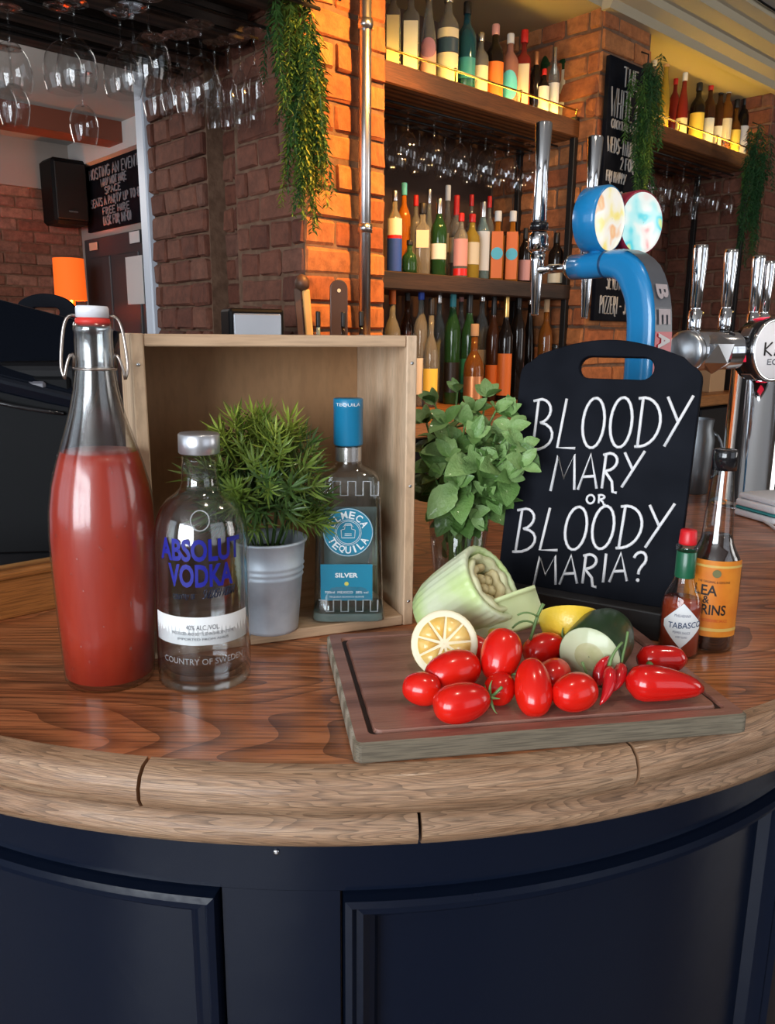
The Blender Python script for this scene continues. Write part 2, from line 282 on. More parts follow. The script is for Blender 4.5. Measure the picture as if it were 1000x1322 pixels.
def add_writing(bm, text, x0, x1, y0, y1, rad, place, gap=.16, jit=0, seg=5):
    st, wd = strokes(text, gap)
    for pl in st:
        pts = [place(x0 + (x1 - x0) * a / wd, y0 + (y1 - y0) * b) for a, b in pl]
        add_tube(bm, pts, rad, seg, True)
def text_bm(txt, size=1.0, align='CENTER', bold=0):
    c = bpy.data.curves.new('txt', 'FONT'); c.body = txt; c.size = size; c.align_x = align; c.offset = bold; c.resolution_u = 3
    o = bpy.data.objects.new('txt', c); COL.objects.link(o); dg = bpy.context.evaluated_depsgraph_get(); me = bpy.data.meshes.new_from_object(o.evaluated_get(dg))
    bm = bmesh.new(); bm.from_mesh(me); bpy.data.objects.remove(o); bpy.data.curves.remove(c); bpy.data.meshes.remove(me); return bm
def print_flat(name, txt, w, h, mat, parent, M, bold=0, thick=0):
    """printed text fitted to w x h, laid by matrix M (local x right, y up, z out)"""
    b = text_bm(txt, 1, bold=bold); xs = [v.co.x for v in b.verts]; ys = [v.co.y for v in b.verts]
    cx, cy = (min(xs) + max(xs)) / 2, (min(ys) + max(ys)) / 2; sx = w / (max(xs) - min(xs)); sy = h / (max(ys) - min(ys)) if h else sx
    for v in b.verts: v.co = M @ Vector(((v.co.x - cx) * sx, (v.co.y - cy) * sy, 0))
    return link(name, tomesh(name, b, recalc=False), mat, parent)
def print_cyl(name, txt, w, h, mat, parent, rad, zc, a0=-PI / 2, bold=0, tilt=0):
    """text wrapped on a cylinder of radius rad; a0 = facing angle"""
    b = text_bm(txt, 1, bold=bold); xs = [v.co.x for v in b.verts]; ys = [v.co.y for v in b.verts]
    cx, cy = (min(xs) + max(xs)) / 2, (min(ys) + max(ys)) / 2; sx = w / (max(xs) - min(xs)); sy = h / (max(ys) - min(ys)) if h else sx
    bmesh.ops.triangulate(b, faces=b.faces[:]); 
    long = [e for e in b.edges if e.calc_length() * sx > .006]
    if long: bmesh.ops.subdivide_edges(b, edges=long, cuts=2)
    for v in b.verts:
        x, y = (v.co.x - cx) * sx, (v.co.y - cy) * sy; a = a0 + x / rad; v.co = Vector((rad * math.cos(a), rad * math.sin(a), zc + y + tilt * x))
    return link(name, tomesh(name, b, recalc=False), mat, parent)
def patch_cyl(name, rad, a0, a1, z0, z1, mat, parent, seg=16, rows=1, fn=None):
    bm = bmesh.new(); V = []
    for j in range(rows + 1):
        V.append([bm.verts.new(((fn or (lambda z: rad))(z0 + (z1 - z0) * j / rows) * math.cos(a0 + (a1 - a0) * k / seg), (fn or (lambda z: rad))(z0 + (z1 - z0) * j / rows) * math.sin(a0 + (a1 - a0) * k / seg), z0 + (z1 - z0) * j / rows)) for k in range(seg + 1)])
    for j in range(rows):
        for k in range(seg): bm.faces.new((V[j][k], V[j][k + 1], V[j + 1][k + 1], V[j + 1][k]))
    return link(name, tomesh(name, bm, True, False), mat, parent)
def pxprof(cx, Y, table):
    """silhouette read at the bottle's own distance -> (radius, height over the bar top)"""
    out = []
    for y, half in table:
        p = DY(cx, y, Y); out.append((half * depth(p) / F, p.z))
    return out
def copy_tree(o, parent=None):
    c = o.copy(); COL.objects.link(c); c.parent = parent
    for ch in o.children: copy_tree(ch, c)
    return c
ZB = 1.10   # bar top height
# ================================================================== THE BUILDING
E0 = (OO[0], OO[1], 0); EROT = (0, 0, ANG)
def ebox(name, s0, s1, t0, t1, z0, z1, mat, parent=None, bev=0):
    return box(name, (s0, s1, t0, t1, z0, z1), mat, parent, bev) if parent else box(name, (s0, s1, t0, t1, z0, z1), mat, None, bev, loc=E0, rot=EROT)
def emulti(name, boxes, mat, parent=None):
    bm = bmesh.new()
    for b in boxes: add_box(bm, *b)
    me = tomesh(name, bm)
    return link(name, me, mat, parent) if parent else link(name, me, mat, None, E0, EROT)
def struct(o, label, cat): return tag(o, label, cat, None, 'structure')
struct(ebox('floor', -4.5, 5.2, -4.4, 5, -.06, 0, FLOORW), 'brown boarded pub floor', 'floor')
struct(ebox('ceiling', -4.5, 5.2, -4.4, 5, 2.72, 2.8, PLAST), 'grey white plaster ceiling over the pub', 'ceiling')
WALLM = pm('dark_wall_paint', (.16, .13, .11), .8)
struct(emulti('wall_street', [(SW - .3, SW, -4.4, 5, 0, .9), (SW - .3, SW, -4.4, 5, 2.6, 2.75), (SW - .3, SW, -4.4, -3.9, .9, 2.6), (SW - .3, SW, -1.3, -.7, .9, 2.6), (SW - .3, SW, 1.5, 5, .9, 2.6)], WALLM), 'dark wall with street windows', 'wall')
struct(emulti('wall_side', [(SW, 5.2, TW - .3, TW, 0, .9), (SW, 5.2, TW - .3, TW, 2.6, 2.75), (SW, -1.4, TW - .3, TW, .9, 2.6), (.8, 1.8, TW - .3, TW, .9, 2.6), (4, 5.2, TW - .3, TW, .9, 2.6)], WALLM), 'dark wall with side windows', 'wall')
struct(ebox('wall_right', 5, 5.2, -4.2, 5, 0, 2.75, WALLM), 'dark wall at the end of the bar', 'wall')
for i, (a, b, ax) in enumerate([(-3.9, -1.3, 't'), (-.7, 1.5, 't'), (-1.4, .8, 's'), (1.8, 4, 's')]):
    bs = []
    for k in range(4):
        p = a + (b - a) * k / 3
        bs.append((SW - .06, SW, p - .025, p + .025, .9, 2.6) if ax == 't' else (p - .025, p + .025, TW - .06, TW, .9, 2.6))
    for z in (.92, 2.58, 2.05): bs.append((SW - .06, SW, a, b, z - .02, z + .02) if ax == 't' else (a, b, TW - .06, TW, z - .02, z + .02))
    struct(emulti('window_%d' % (i + 1), bs, WHITETRIM), 'white sash window frame', 'window')
# --- bricks
def brick_mesh(seed, dx, dz):
    rnd = random.Random(seed); bm = bmesh.new(); add_box(bm, -dx / 2, dx / 2, 0, .06, -dz / 2, dz / 2, bev=.007)
    for v in bm.verts: v.co += Vector((rnd.uniform(-.003, .003), rnd.uniform(-.0035, .0035), rnd.uniform(-.003, .003)))
    return tomesh('brick', bm)
BM_FULL = [brick_mesh(k, .205, .068) for k in range(5)]; BM_HEAD = [brick_mesh(10 + k, .098, .068) for k in range(5)]
for me in BM_FULL + BM_HEAD: me.materials.append(None)
def bricks(parent, axis, c, a0, a1, z0, z1, mat, bond='stretcher', proud=.004, missing=0):
    """brick face in the building frame. axis 's': wall runs along s at t=c facing -t; axis 't': runs along t at s=c facing -s"""
    z = z0; row = 0
    while z < z1 - .03:
        head = bond == 'header' or (bond == 'english' and row % 2 == 1) or (bond == 'mixed' and row % 3 != 0)
        step = .108 if head else .215
        x = a0 - (0 if row % 2 == 0 else step / 2)
        while x < a1 - .012:
            l, r_ = max(x, a0), min(x + step, a1)
            if r_ - l > .03 and random.random() >= missing:
                me = random.choice(BM_HEAD if head else BM_FULL); full = (.098 if head else .205)
                o = bpy.data.objects.new('brick', me); COL.objects.link(o); o.parent = parent
                m = (l + r_) / 2; pz = z + .0375; d = proud + random.uniform(.0005, .006)
                if axis == 's': o.location = (m, c - d, pz)
                else: o.location = (c - d, m, pz); o.rotation_euler = (0, 0, -PI / 2)
                o.scale = ((r_ - l - .007) / full, 1, random.uniform(.97, 1.02)); o.rotation_euler.y += R(random.uniform(-.8, .8))
                o.material_slots[0].link = 'OBJECT'; o.material_slots[0].material = mat
            x += step
        z += .075; row += 1
# pillar beside the shelves (front bricks carry orange lamplight in their colour, dark return running back to the other room)
p1 = struct(emulti('brick_pillar', [(-.13, .155, 0, .34, 0, 2.72), (-.07, .155, .34, .50, 0, 2.72), (-.13, .155, .50, .87, 0, 2.72)], MORT), 'brick pillar with conduit pipe left of the bottle shelves', 'pillar')
bricks(p1, 's', 0, -.135, .158, 1.30, 2.72, BRKLIT, 'stretcher')
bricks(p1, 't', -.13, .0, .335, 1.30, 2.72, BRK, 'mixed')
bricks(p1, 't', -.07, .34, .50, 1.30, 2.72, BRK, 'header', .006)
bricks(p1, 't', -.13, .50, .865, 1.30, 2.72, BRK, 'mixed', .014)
p2 = struct(emulti('brick_pillar', [(1.205, 1.53, 0, .5, 0, 2.60)], MORT), 'brick pillar carrying the tall menu chalkboard between shelf alcoves', 'pillar')
bricks(p2, 's', 0, 1.20, 1.535, 1.25, 2.58, BRKLIT, 'stretcher'); bricks(p2, 't', 1.205, .0, .49, 1.25, 2.58, BRKLIT, 'english')
p3 = struct(emulti('brick_pillar', [(2.66, 3.2, 0, .5, 0, 2.60)], MORT), 'brick pillar at far right end of the shelves', 'pillar')
bricks(p3, 's', 0, 2.66, 3.2, 1.25, 2.58, BRK, 'stretcher'); bricks(p3, 't', 2.66, 0, .49, 1.25, 2.58, BRK, 'english')
wb = struct(emulti('wall_back', [(.155, 5, .5, .87, 0, 2.72)], pm('alcove_back', (.075, .042, .030), .85, col2=(.11, .062, .042), scale=4)), 'brown brick wall behind the bottle shelves', 'wall')
bricks(wb, 's', .5, 1.53, 2.66, 1.3, 2.55, BRK, 'stretcher', .008)
struct(emulti('ceiling_alcove', [(.155, 3.2, 0, .5, 2.585, 2.72)], CREAM), 'cream alcove ceiling above the top bottle shelf', 'ceiling')
# cornice: stepped moulding along the alcove fronts
bm = bmesh.new(); prof = [(0, 2.575), (-.035, 2.575), (-.05, 2.60), (-.095, 2.615), (-.10, 2.64), (-.17, 2.655), (-.18, 2.68), (-.235, 2.695), (-.24, 2.73), (0, 2.73)]
A = [bm.verts.new((1.19, t, z)) for t, z in prof]; B = [bm.verts.new((5, t, z)) for t, z in prof]
for k in range(len(prof)): bm.faces.new((A[k], A[(k + 1) % len(prof)], B[(k + 1) % len(prof)], B[k]))
bm.faces.new(A); bm.faces.new(B[::-1])
struct(link('trim_1', tomesh('cornice', bm), CREAM, None, E0, EROT), 'stepped cream cornice under the ceiling', 'cornice')
tag(tube('ceiling_cable', [E(s, -.255, 2.712 + .004 * math.sin(s * 9)) for s in np.linspace(1.0, 4.2, 40)], .004, BLACKP), 'thin black cable along the cornice', 'cable')
# --- the other room seen past the pillar
fr = struct(emulti('wall_far', [(-2.5, 1.1, 4.2, 4.45, 0, 2.72)], MORT), 'brick wall of the far room behind the orange lamp', 'wall')
bricks(fr, 's', 4.2, -.25, .95, 1.3, 2.40, BRKF, 'stretcher', .006); 
struct(ebox('wall_far_right', .95, 1.1, .87, 4.2, 0, 2.72, pm('far_wall_cream', (.42, .39, .36), .85)), 'pale wall of the far room with chalkboard and door', 'wall')
struct(ebox('wall_far_plaster', -2.5, .95, 4.14, 4.2, 2.41, 2.72, pm('far_plaster', (.34, .30, .27), .85)), 'plaster band above the far brick wall', 'wall')
struct(ebox('trim_2', .87, .95, 1.2, 4.14, 2.56, 2.72, pm('far_cornice', (.62, .62, .62), .6)), 'white cornice above the far chalkboard', 'trim')
struct(ebox('trim_3', -.155, -.12, .872, .93, 0, 2.72, WHITETRIM, bev=.005), 'bluish white painted door frame edge beside the brick return', 'trim')
b = struct(ebox('ceiling_beam', -2.5, .9, 3.25, 3.45, 2.60, 2.72, pm('red_beam', (.20, .055, .03), .6)), 'red brown ceiling beam in the far room', 'beam')
# ------------------------------------------------------------------ back bar counter and fridges
cnt = thing('back_counter', 'wooden back counter with black fronts under the bottle shelves', 'counter', E0, EROT)
ebox('worktop', -.55, 3.6, -.22, -.025, 1.15, 1.20, SHELFW, cnt, .006); ebox('alcove_worktop', .17, 1.185, -.0245, .485, 1.15, 1.1995, SHELFW, cnt); ebox('alcove_worktop', 1.555, 2.64, -.0245, .485, 1.15, 1.1995, SHELFW, cnt)
for k in range(7):
    d_ = ebox('door', -.50 + k * .58, .06 + k * .58, -.2, -.17, .1, 1.14, BLACKG, cnt, .006)
ebox('plinth', -.5, 3.55, -.165, -.025, 0, 1.149, BLACKP, cnt)
# ------------------------------------------------------------------ shelf units
LED = pm('led_strip_yellow', (1, .75, .2), .5, emit=(1, .62, .08), es=60)
def shelf_unit(name, label, s0, s1, ztop, zlow, lowmat):
    u = thing(name, label, 'shelf', E0, EROT)
    ebox('shelf_board', s0, s1, .07, .36, ztop - .062, ztop, SHELFW, u, .004)
    if zlow: ebox('shelf_board', s0, s1, .07, .36, zlow - .055, zlow, lowmat, u, .004)
    for s in (s0 + .012, s1 - .012):
        for t in (.085, .34): ebox('post', s - .012, s + .012, t - .012, t + .012, 1.2, ztop + .012, BLACKM, u, .002)
    rl = tube('rail', [(s0 + .02, .075, ztop + .032), (s1 - .02, .075, ztop + .032)], .0035, BRASS, u)
    n = 4
    for k in range(n): lathe('rail_post', [(.003, 0), (.003, .028), (.006, .031), (.006, .037), (.001, .040)], BRASS, u, 8, loc=(s0 + .02 + (s1 - s0 - .04) * k / (n - 1), .075, ztop))
    ebox('light_strip', s0 + .04, s1 - .04, .103, .112, ztop, ztop + .004, LED, u)
    for t in (.14, .20, .26, .32):
        tube('glass_rail', [(s0 + .04, t, ztop - .085), (s1 - .04, t, ztop - .085)], .004, BLACKM, u, 6)
    return u
shelf_unit('bottle_shelf', 'wooden bottle shelves with brass rail and black posts beside orange pillar', .175, 1.20, 2.226, 1.634, DARKW)
shelf_unit('bottle_shelf', 'upper right bottle shelf with brass rail between ferns', 1.56, 2.65, 2.31, None, DARKW)
# ------------------------------------------------------------------ bottles behind the bar
def gm(name, col, tr=.55, rough=.08): return pm('glass_' + name, col, rough, trans=tr, ior=1.3, coat=.3)
GM = dict(clear=gm('clear', (.62, .62, .56), .8), pale=gm('pale', (.55, .62, .58), .7), green=gm('green', (.03, .11, .035)), dark=gm('dark', (.015, .010, .008), .2), amber=gm('amber', (.32, .11, .02)), brown=gm('brown', (.09, .03, .012), .4), teal=gm('teal', (.02, .10, .13), .4), blue=gm('blue', (.02, .05, .30), .4), red=gm('red', (.36, .035, .025), .4), pink=gm('pink', (.65, .28, .20), .5), yellow=gm('yellow', (.62, .42, .06), .5), orange=gm('orange', (.60, .20, .02), .5), aqua=gm('aqua', (.42, .62, .62), .7))
def cm(name, col, rough=.5, metal=0): return pm('paint_' + name, col, rough, metal)
CM = dict(cream=cm('cream', (.66, .58, .42)), white=cm('white', (.72, .70, .66)), orange=cm('orange', (.80, .17, .02)), red=cm('red', (.60, .02, .015), .35), dark=cm('dark', (.015, .013, .012), .4), black=cm('black', (.01, .01, .01), .4), silver=cm('silver', (.7, .7, .7), .25, 1), gold=cm('gold', (.70, .45, .15), .3, 1), blue=cm('blue', (.02, .07, .42)), sky=cm('sky', (.10, .50, .62)), pink=cm('pink', (.62, .30, .28)), navy=cm('navy', (.02, .05, .09)), cork=cm('cork', (.45, .28, .15), .8), yellow=cm('yellow', (.75, .55, .08)), copper=cm('copper', (.65, .28, .12), .35, .8), purple=cm('purple', (.28, .13, .22)), green=cm('green', (.02, .16, .07)), teal=cm('teal', (.03, .22, .25)))
STY = {'spirit': ([(.93, 0), (1, .015), (1, .60), (.93, .66), (.66, .72), (.42, .76), (.36, .79), (.35, .87)], .87, .41, 0), 'wine': ([(.94, 0), (1, .012), (1, .58), (.93, .64), (.66, .70), (.44, .75), (.37, .80), (.35, .86)], .80, .39, 0), 'slim': ([(.93, 0), (1, .01), (.96, .40), (.80, .55), (.52, .68), (.40, .76), (.38, .86)], .84, .44, 0), 'square': ([(.95, 0), (1, .012), (1, .63), (.90, .67), (.55, .71), (.38, .74), (.36, .86)], .85, .43, 5), 'round': ([(.8, 0), (.97, .03), (1, .12), (1, .42), (.92, .52), (.66, .60), (.40, .65), (.35, .68), (.34, .86)], .85, .42, 0)}
def bottle(px, half, ytop, zs, t, sty, glass, cap, labs, label, group, cat='bottle', capfrac=None):
    s, _ = Wt(px, 0 if zs > 2 else 300, t)
    s, ztop = Wt(px, ytop, t); p = E(s, t, zs); 
    s2, _ = Wt(px, (ytop + 120), t); s = (s + s2) / 2; p = E(s, t, zs); h = ztop - zs; r = half * depth(p + Vector((0, 0, h / 2))) / F
    prof, cz, cr_, sq = STY[sty]; cz = capfrac or cz
    o = thing('liquor_bottle', label, cat, p, (0, 0, math.atan2(p.y, p.x) - PI / 2), group)
    k_ = .84 if sq else 1
    lathe('glass', [(a * r * k_, z * h) for a, z in prof], GM[glass], o, 20, sq)
    lathe('cap', [(r * cr_ * .97, cz * h), (r * cr_, cz * h + .002), (r * cr_, h - .003), (r * cr_ * .9, h)], CM[cap], o, 14)
    for z0, z1, m in labs:
        if sq:
            q = r * k_ + .0008; box('label', (-q * .78, q * .78, -q - .0008, -q + .0006, z0 * h, z1 * h), CM[m], o)
        elif m.endswith('_disc'):
            zc = (z0 + z1) / 2 * h; rr = r + .0014; rz = (z1 - z0) / 2 * h; rx = min(rz, r * 1.1); bm = bmesh.new(); c_ = bm.verts.new((0, -rr, zc)); prev_ = None
            for f_ in (.35, .7, 1):
                vs = [bm.verts.new((rr * math.cos(-PI / 2 + f_ * rx * math.cos(q) / rr), rr * math.sin(-PI / 2 + f_ * rx * math.cos(q) / rr), zc + f_ * rz * math.sin(q))) for q in [2 * PI * k / 20 for k in range(20)]]
                for k in range(20): bm.faces.new((c_, vs[k], vs[(k + 1) % 20]) if prev_ is None else (prev_[k], vs[k], vs[(k + 1) % 20], prev_[(k + 1) % 20]))
                prev_ = vs
            link('label', tomesh('label', bm, False, False), CM[m[:-5]], o)
        else: patch_cyl('label', r + .0008, -PI / 2 - 1.15, -PI / 2 + 1.15, z0 * h, z1 * h, CM[m], o, 12)
    return o
ZT, ZL = 2.226, 1.634
g = 'bottles on the lit top shelf'
for a in [
 (507, 12, -28, 'square', 'clear', 'dark', [(.03, .60, 'cream')], 'square bottle with plain cream label, leftmost on lit top shelf'),
 (530, 13.5, -24, 'square', 'clear', 'dark', [(.03, .58, 'white')], 'square bottle with tall white label, second on lit top shelf'),
 (553, 11, -20, 'slim', 'clear', 'silver', [(.06, .34, 'pink'), (.26, .46, 'purple_disc')], 'clear bottle with purple flower ornament on lit top shelf'),
 (578, 14.5, -14, 'spirit', 'clear', 'silver', [(.03, .36, 'cream'), (.37, .50, 'navy'), (.51, .60, 'cream')], 'round clear bottle with dark blue band over cream label, top shelf'),
 (602, 12.5, 2, 'spirit', 'teal', 'dark', [(.18, .40, 'teal')], 'dark teal bottle with gold neck on lit top shelf'),
 (619, 11, 42, 'spirit', 'clear', 'silver', [(.03, .50, 'cream')], 'small clear bottle with cream label beside the teal one'),
 (638, 12, 31, 'spirit', 'dark', 'pink', [(.10, .52, 'orange')], 'dark bottle with bright orange label and pink cap, top shelf'),
 (657, 11.5, 43, 'spirit', 'pink', 'white', [(.10, .50, 'sky_disc')], 'peach pink bottle with round blue label, top shelf'),
 (675, 11, 38, 'square', 'red', 'red', [(.10, .58, 'cream')], 'square red bottle with cream label and red cap, top shelf'),
 (690, 8.5, 66, 'wine', 'dark', 'copper', [], 'slim dark bottle with copper foil neck, top shelf'),
 (732, 12.5, 24, 'wine', 'green', 'red', [(.05, .52, 'cream')], 'tall green bottle with red cap and cream label, rightmost on top shelf')]:
    bottle(a[0], a[1], a[2], ZT, .17, *a[3:], g)
bottle(706, 9.5, 30, ZT, .25, 'wine', 'green', 'red', [(.05, .4, 'white')], 'green bottle with red cap at the back of top shelf', g)
bottle(700, 7.5, 88, ZT, .14, 'spirit', 'dark', 'red', [(.04, .62, 'white')], 'miniature dark bottle with white label and red cap, top shelf', g)
bottle(714, 7.5, 60, ZT, .14, 'wine', 'clear', 'silver', [(.05, .5, 'white')], 'small clear bottle with silver foil neck, top shelf', g, capfrac=.62)
g = 'bottles on the middle shelf'
for a in [
 (509, 10, 246, .14, 'spirit', 'clear', 'silver', [(.02, .42, 'blue'), (.42, .46, 'red'), (.46, .66, 'white')], 'bottle with blue, red and white label, leftmost on middle shelf'),
 (521, 9, 236, .26, 'spirit', 'orange', 'sky', [], 'amber orange bottle with pale blue cap at back of middle shelf'),
 (528, 10, 310, .12, 'round', 'green', 'dark', [], 'small squat green bottle in front on middle shelf'),
 (545, 12, 262, .15, 'square', 'clear', 'dark', [(.38, .62, 'cream')], 'square clear bottle with scribbled cream label, middle shelf'),
 (536, 8, 252, .28, 'spirit', 'clear', 'red', [], 'clear bottle with dull red cap, back of middle shelf'),
 (566, 10.5, 256, .14, 'wine', 'green', 'silver', [(.22, .42, 'white')], 'green bottle with silver foil and white label, middle shelf'),
 (553, 7, 244, .29, 'slim', 'pale', 'silver', [], 'slim pale bottle with silver stopper, back of middle shelf'),
 (577, 8, 239, .28, 'slim', 'clear', 'white', [(.3, .5, 'cream')], 'clear bottle with white round stopper, back of middle shelf'),
 (588, 9, 252, .20, 'spirit', 'clear', 'red', [(.2, .5, 'cream')], 'clear bottle with tall red cap, middle shelf', .72),
 (594, 9.5, 275, .12, 'spirit', 'clear', 'red', [(.03, .14, 'red'), (.18, .60, 'pink')], 'clear bottle with pink and red label, front of middle shelf'),
 (608, 10.5, 276, .13, 'spirit', 'yellow', 'red', [(.22, .56, 'cream')], 'pale yellow bottle with cream label and red cap, middle shelf'),
 (607, 7, 251, .28, 'spirit', 'clear', 'red', [], 'clear bottle with red cap, back row behind the yellow one'),
 (622, 10, 260, .15, 'wine', 'aqua', 'silver', [(.12, .62, 'white')], 'pale aqua bottle with white label, middle shelf'),
 (630, 7, 253, .28, 'spirit', 'clear', 'red', [], 'clear bottle with bright red cap behind the aqua one'),
 (641, 10.5, 272, .12, 'square', 'orange', 'white', [(.03, .70, 'orange')], 'orange carton-like bottle with white cap, left of the orange pair'),
 (660, 10.5, 272, .12, 'square', 'orange', 'white', [(.03, .70, 'orange')], 'orange carton-like bottle with white cap, right of the orange pair'),
 (676, 8, 294, .14, 'wine', 'dark', 'dark', [(.05, .42, 'pink')], 'dark bottle with pink label beside the orange pair'),
 (716, 10, 300, .14, 'wine', 'dark', 'dark', [(.05, .40, 'cream')], 'dark bottle with cream label right of the tall tap, middle shelf')]:
    o = bottle(a[0], a[1], a[2], ZL, a[3], a[4], a[5], a[6], a[7], a[8], g, capfrac=a[9] if len(a) > 9 else None)
    if 'carton' in a[8]:
        q = [c for c in o.children if c.name.startswith('label')][0]; y0 = min(v.co.y for v in q.data.vertices); zc = (max(v.co.z for v in q.data.vertices)) * .55; rr = .021
        M = Matrix.Translation((0, y0 - .001, zc)) @ Matrix.Rotation(PI / 2, 4, 'X'); bm = bmesh.new(); bmesh.ops.create_circle(bm, cap_ends=True, radius=rr, segments=20, matrix=M); link('label_disc', tomesh('label_disc', bm, False, False), CM['sky'], o)
g = 'bottles on the back counter'
lowrow = [
 (506, 11, 372, .12, 'spirit', 'clear', 'orange', [(.1, .5, 'cream')], 'clear bottle with orange cap, leftmost on back counter'),
 (525, 9.5, 368, .20, 'spirit', 'brown', 'black', [(.15, .5, 'yellow')], 'brown bottle with yellow label and black cap, back counter'),
 (543, 10, 366, .14, 'spirit', 'clear', 'blue', [(.1, .4, 'white')], 'clear bottle with deep blue cap on back counter'),
 (556, 10, 385, .10, 'round', 'clear', 'dark', [(.08, .36, 'yellow')], 'squat clear bottle with yellow label, back counter'),
 (566, 9, 372, .22, 'spirit', 'pale', 'silver', [], 'pale bottle with silver cap, back counter'),
 (584, 10.5, 364, .14, 'wine', 'green', 'teal', [(.1, .35, 'dark')], 'dark green bottle with teal foil neck, back counter'),
 (594, 8, 370, .26, 'spirit', 'clear', 'pink', [], 'clear bottle with salmon cap, back of counter'),
 (605, 10.5, 374, .12, 'wine', 'green', 'dark', [(.1, .4, 'green')], 'green wine bottle with dark foil, back counter'),
 (621, 9.5, 370, .20, 'spirit', 'clear', 'silver', [(.15, .45, 'cream')], 'clear bottle with cream label behind the green wine bottle'),
 (611, 13, 418, .06, 'round', 'amber', 'cork', [(.08, .36, 'copper')], 'short amber decanter with cork in front on back counter'),
 (636, 9, 378, .14, 'wine', 'brown', 'dark', [(.12, .34, 'orange')], 'brown bottle with small orange label, back counter'),
 (652, 9.5, 382, .10, 'wine', 'dark', 'gold', [(.06, .46, 'orange')], 'dark bottle with big glowing orange label, back counter'),
 (668, 10, 366, .14, 'wine', 'dark', 'black', [], 'plain dark wine bottle without label, back counter'),
 (683, 8.5, 370, .22, 'slim', 'dark', 'silver', [], 'slim dark bottle with silver top behind the tap spout'),
 (703, 9, 386, .12, 'spirit', 'amber', 'cork', [(.1, .35, 'pink')], 'amber bottle with pinkish label right of the tap spout'),
 (719, 9.5, 380, .14, 'spirit', 'clear', 'cork', [], 'clear bottle with cork, rightmost on back counter')]
for a in lowrow: bottle(a[0], a[1], a[2], 1.2, a[3], *a[4:], g)
g = 'bottles on the upper right shelf'
for a in [
 (828, 8, 66, .2, 'spirit', 'clear', 'silver', [], 'clear bottle with silver cap above the middle fern'),
 (841, 8, 68, .14, 'slim', 'clear', 'white', [], 'clear slim bottle with white cap above the middle fern'),
 (857, 7.5, 68, .13, 'slim', 'yellow', 'cork', [], 'bright yellow bottle on the upper right shelf'),
 (868, 7, 96, .2, 'spirit', 'red', 'red', [], 'deep red bottle beside the yellow one'),
 (880, 7.5, 88, .13, 'slim', 'red', 'white', [(.05, .3, 'cream')], 'ruby bottle with white stopper on the upper right shelf'),
 (898, 9.5, 105, .13, 'spirit', 'dark', 'black', [(.05, .5, 'yellow')], 'dark bottle with yellow label on the upper right shelf'),
 (913, 8, 103, .14, 'spirit', 'brown', 'red', [(.05, .45, 'white')], 'brown bottle with red cap and white label, upper right shelf'),
 (926, 8, 108, .16, 'spirit', 'brown', 'black', [(.05, .4, 'white')], 'brown bottle with black cap, upper right shelf'),
 (936, 7.5, 106, .13, 'spirit', 'amber', 'white', [(.2, .5, 'cream')], 'amber bottle with white cap, upper right shelf'),
 (946, 8, 126, .12, 'round', 'amber', 'dark', [(.05, .45, 'yellow')], 'squat amber bottle with yellow label, upper right shelf'),
 (957, 8, 116, .12, 'wine', 'dark', 'dark', [(.05, .48, 'white')], 'dark bottle with white label, second from right end of upper right shelf'),
 (967, 8, 118, .15, 'wine', 'dark', 'black', [(.05, .48, 'cream')], 'dark bottle with cream label, rightmost on upper right shelf')]:
    bottle(a[0], a[1], a[2], 2.31, a[3] + .02, *a[4:], g)
# ------------------------------------------------------------------ hanging glasses
def glass_proto(kind):
    o = bpy.data.objects.new('hanging_glass', None)
    if kind == 'wine': bowl = [(.004, -.085), (.018, -.090), (.033, -.106), (.041, -.130), (.042, -.150), (.038, -.175), (.033, -.195)]; fr_ = .035
    elif kind == 'flute': bowl = [(.004, -.075), (.010, -.085), (.020, -.110), (.026, -.145), (.027, -.175), (.024, -.215)]; fr_ = .030
    else: bowl = [(.004, -.070), (.022, -.080), (.040, -.105), (.047, -.135), (.046, -.165), (.040, -.185)]; fr_ = .036
    lathe('bowl', bowl, CLEAR2, o, 20, cap=False)
    lathe('stem', [(.0036, -.004), (.0032, -.03), (.0034, bowl[0][1]), (.005, bowl[0][1] - .006)], CLEAR2, o, 8)
    lathe('foot', [(fr_, 0), (fr_, .0015), (.006, -.004), (.0036, -.007)], CLEAR2, o, 20)
    return o
PR = {k: glass_proto(k) for k in ('wine', 'flute', 'balloon')}
def hang(kind, p, label, group, sc=1.0):
    src = PR[kind]; o = bpy.data.objects.new('hanging_glass', None); COL.objects.link(o); o.location = p; o.scale = (sc, sc, sc); tag(o, label, 'glass', group); o.empty_display_size = .03
    for ch in src.children:
        c = ch.copy(); COL.objects.link(c); c.parent = o
    return o
ZR = 2.195
def rackpos(px, py, drop): p = G(px, py, ZR - drop); return Vector((p.x, p.y, ZR))
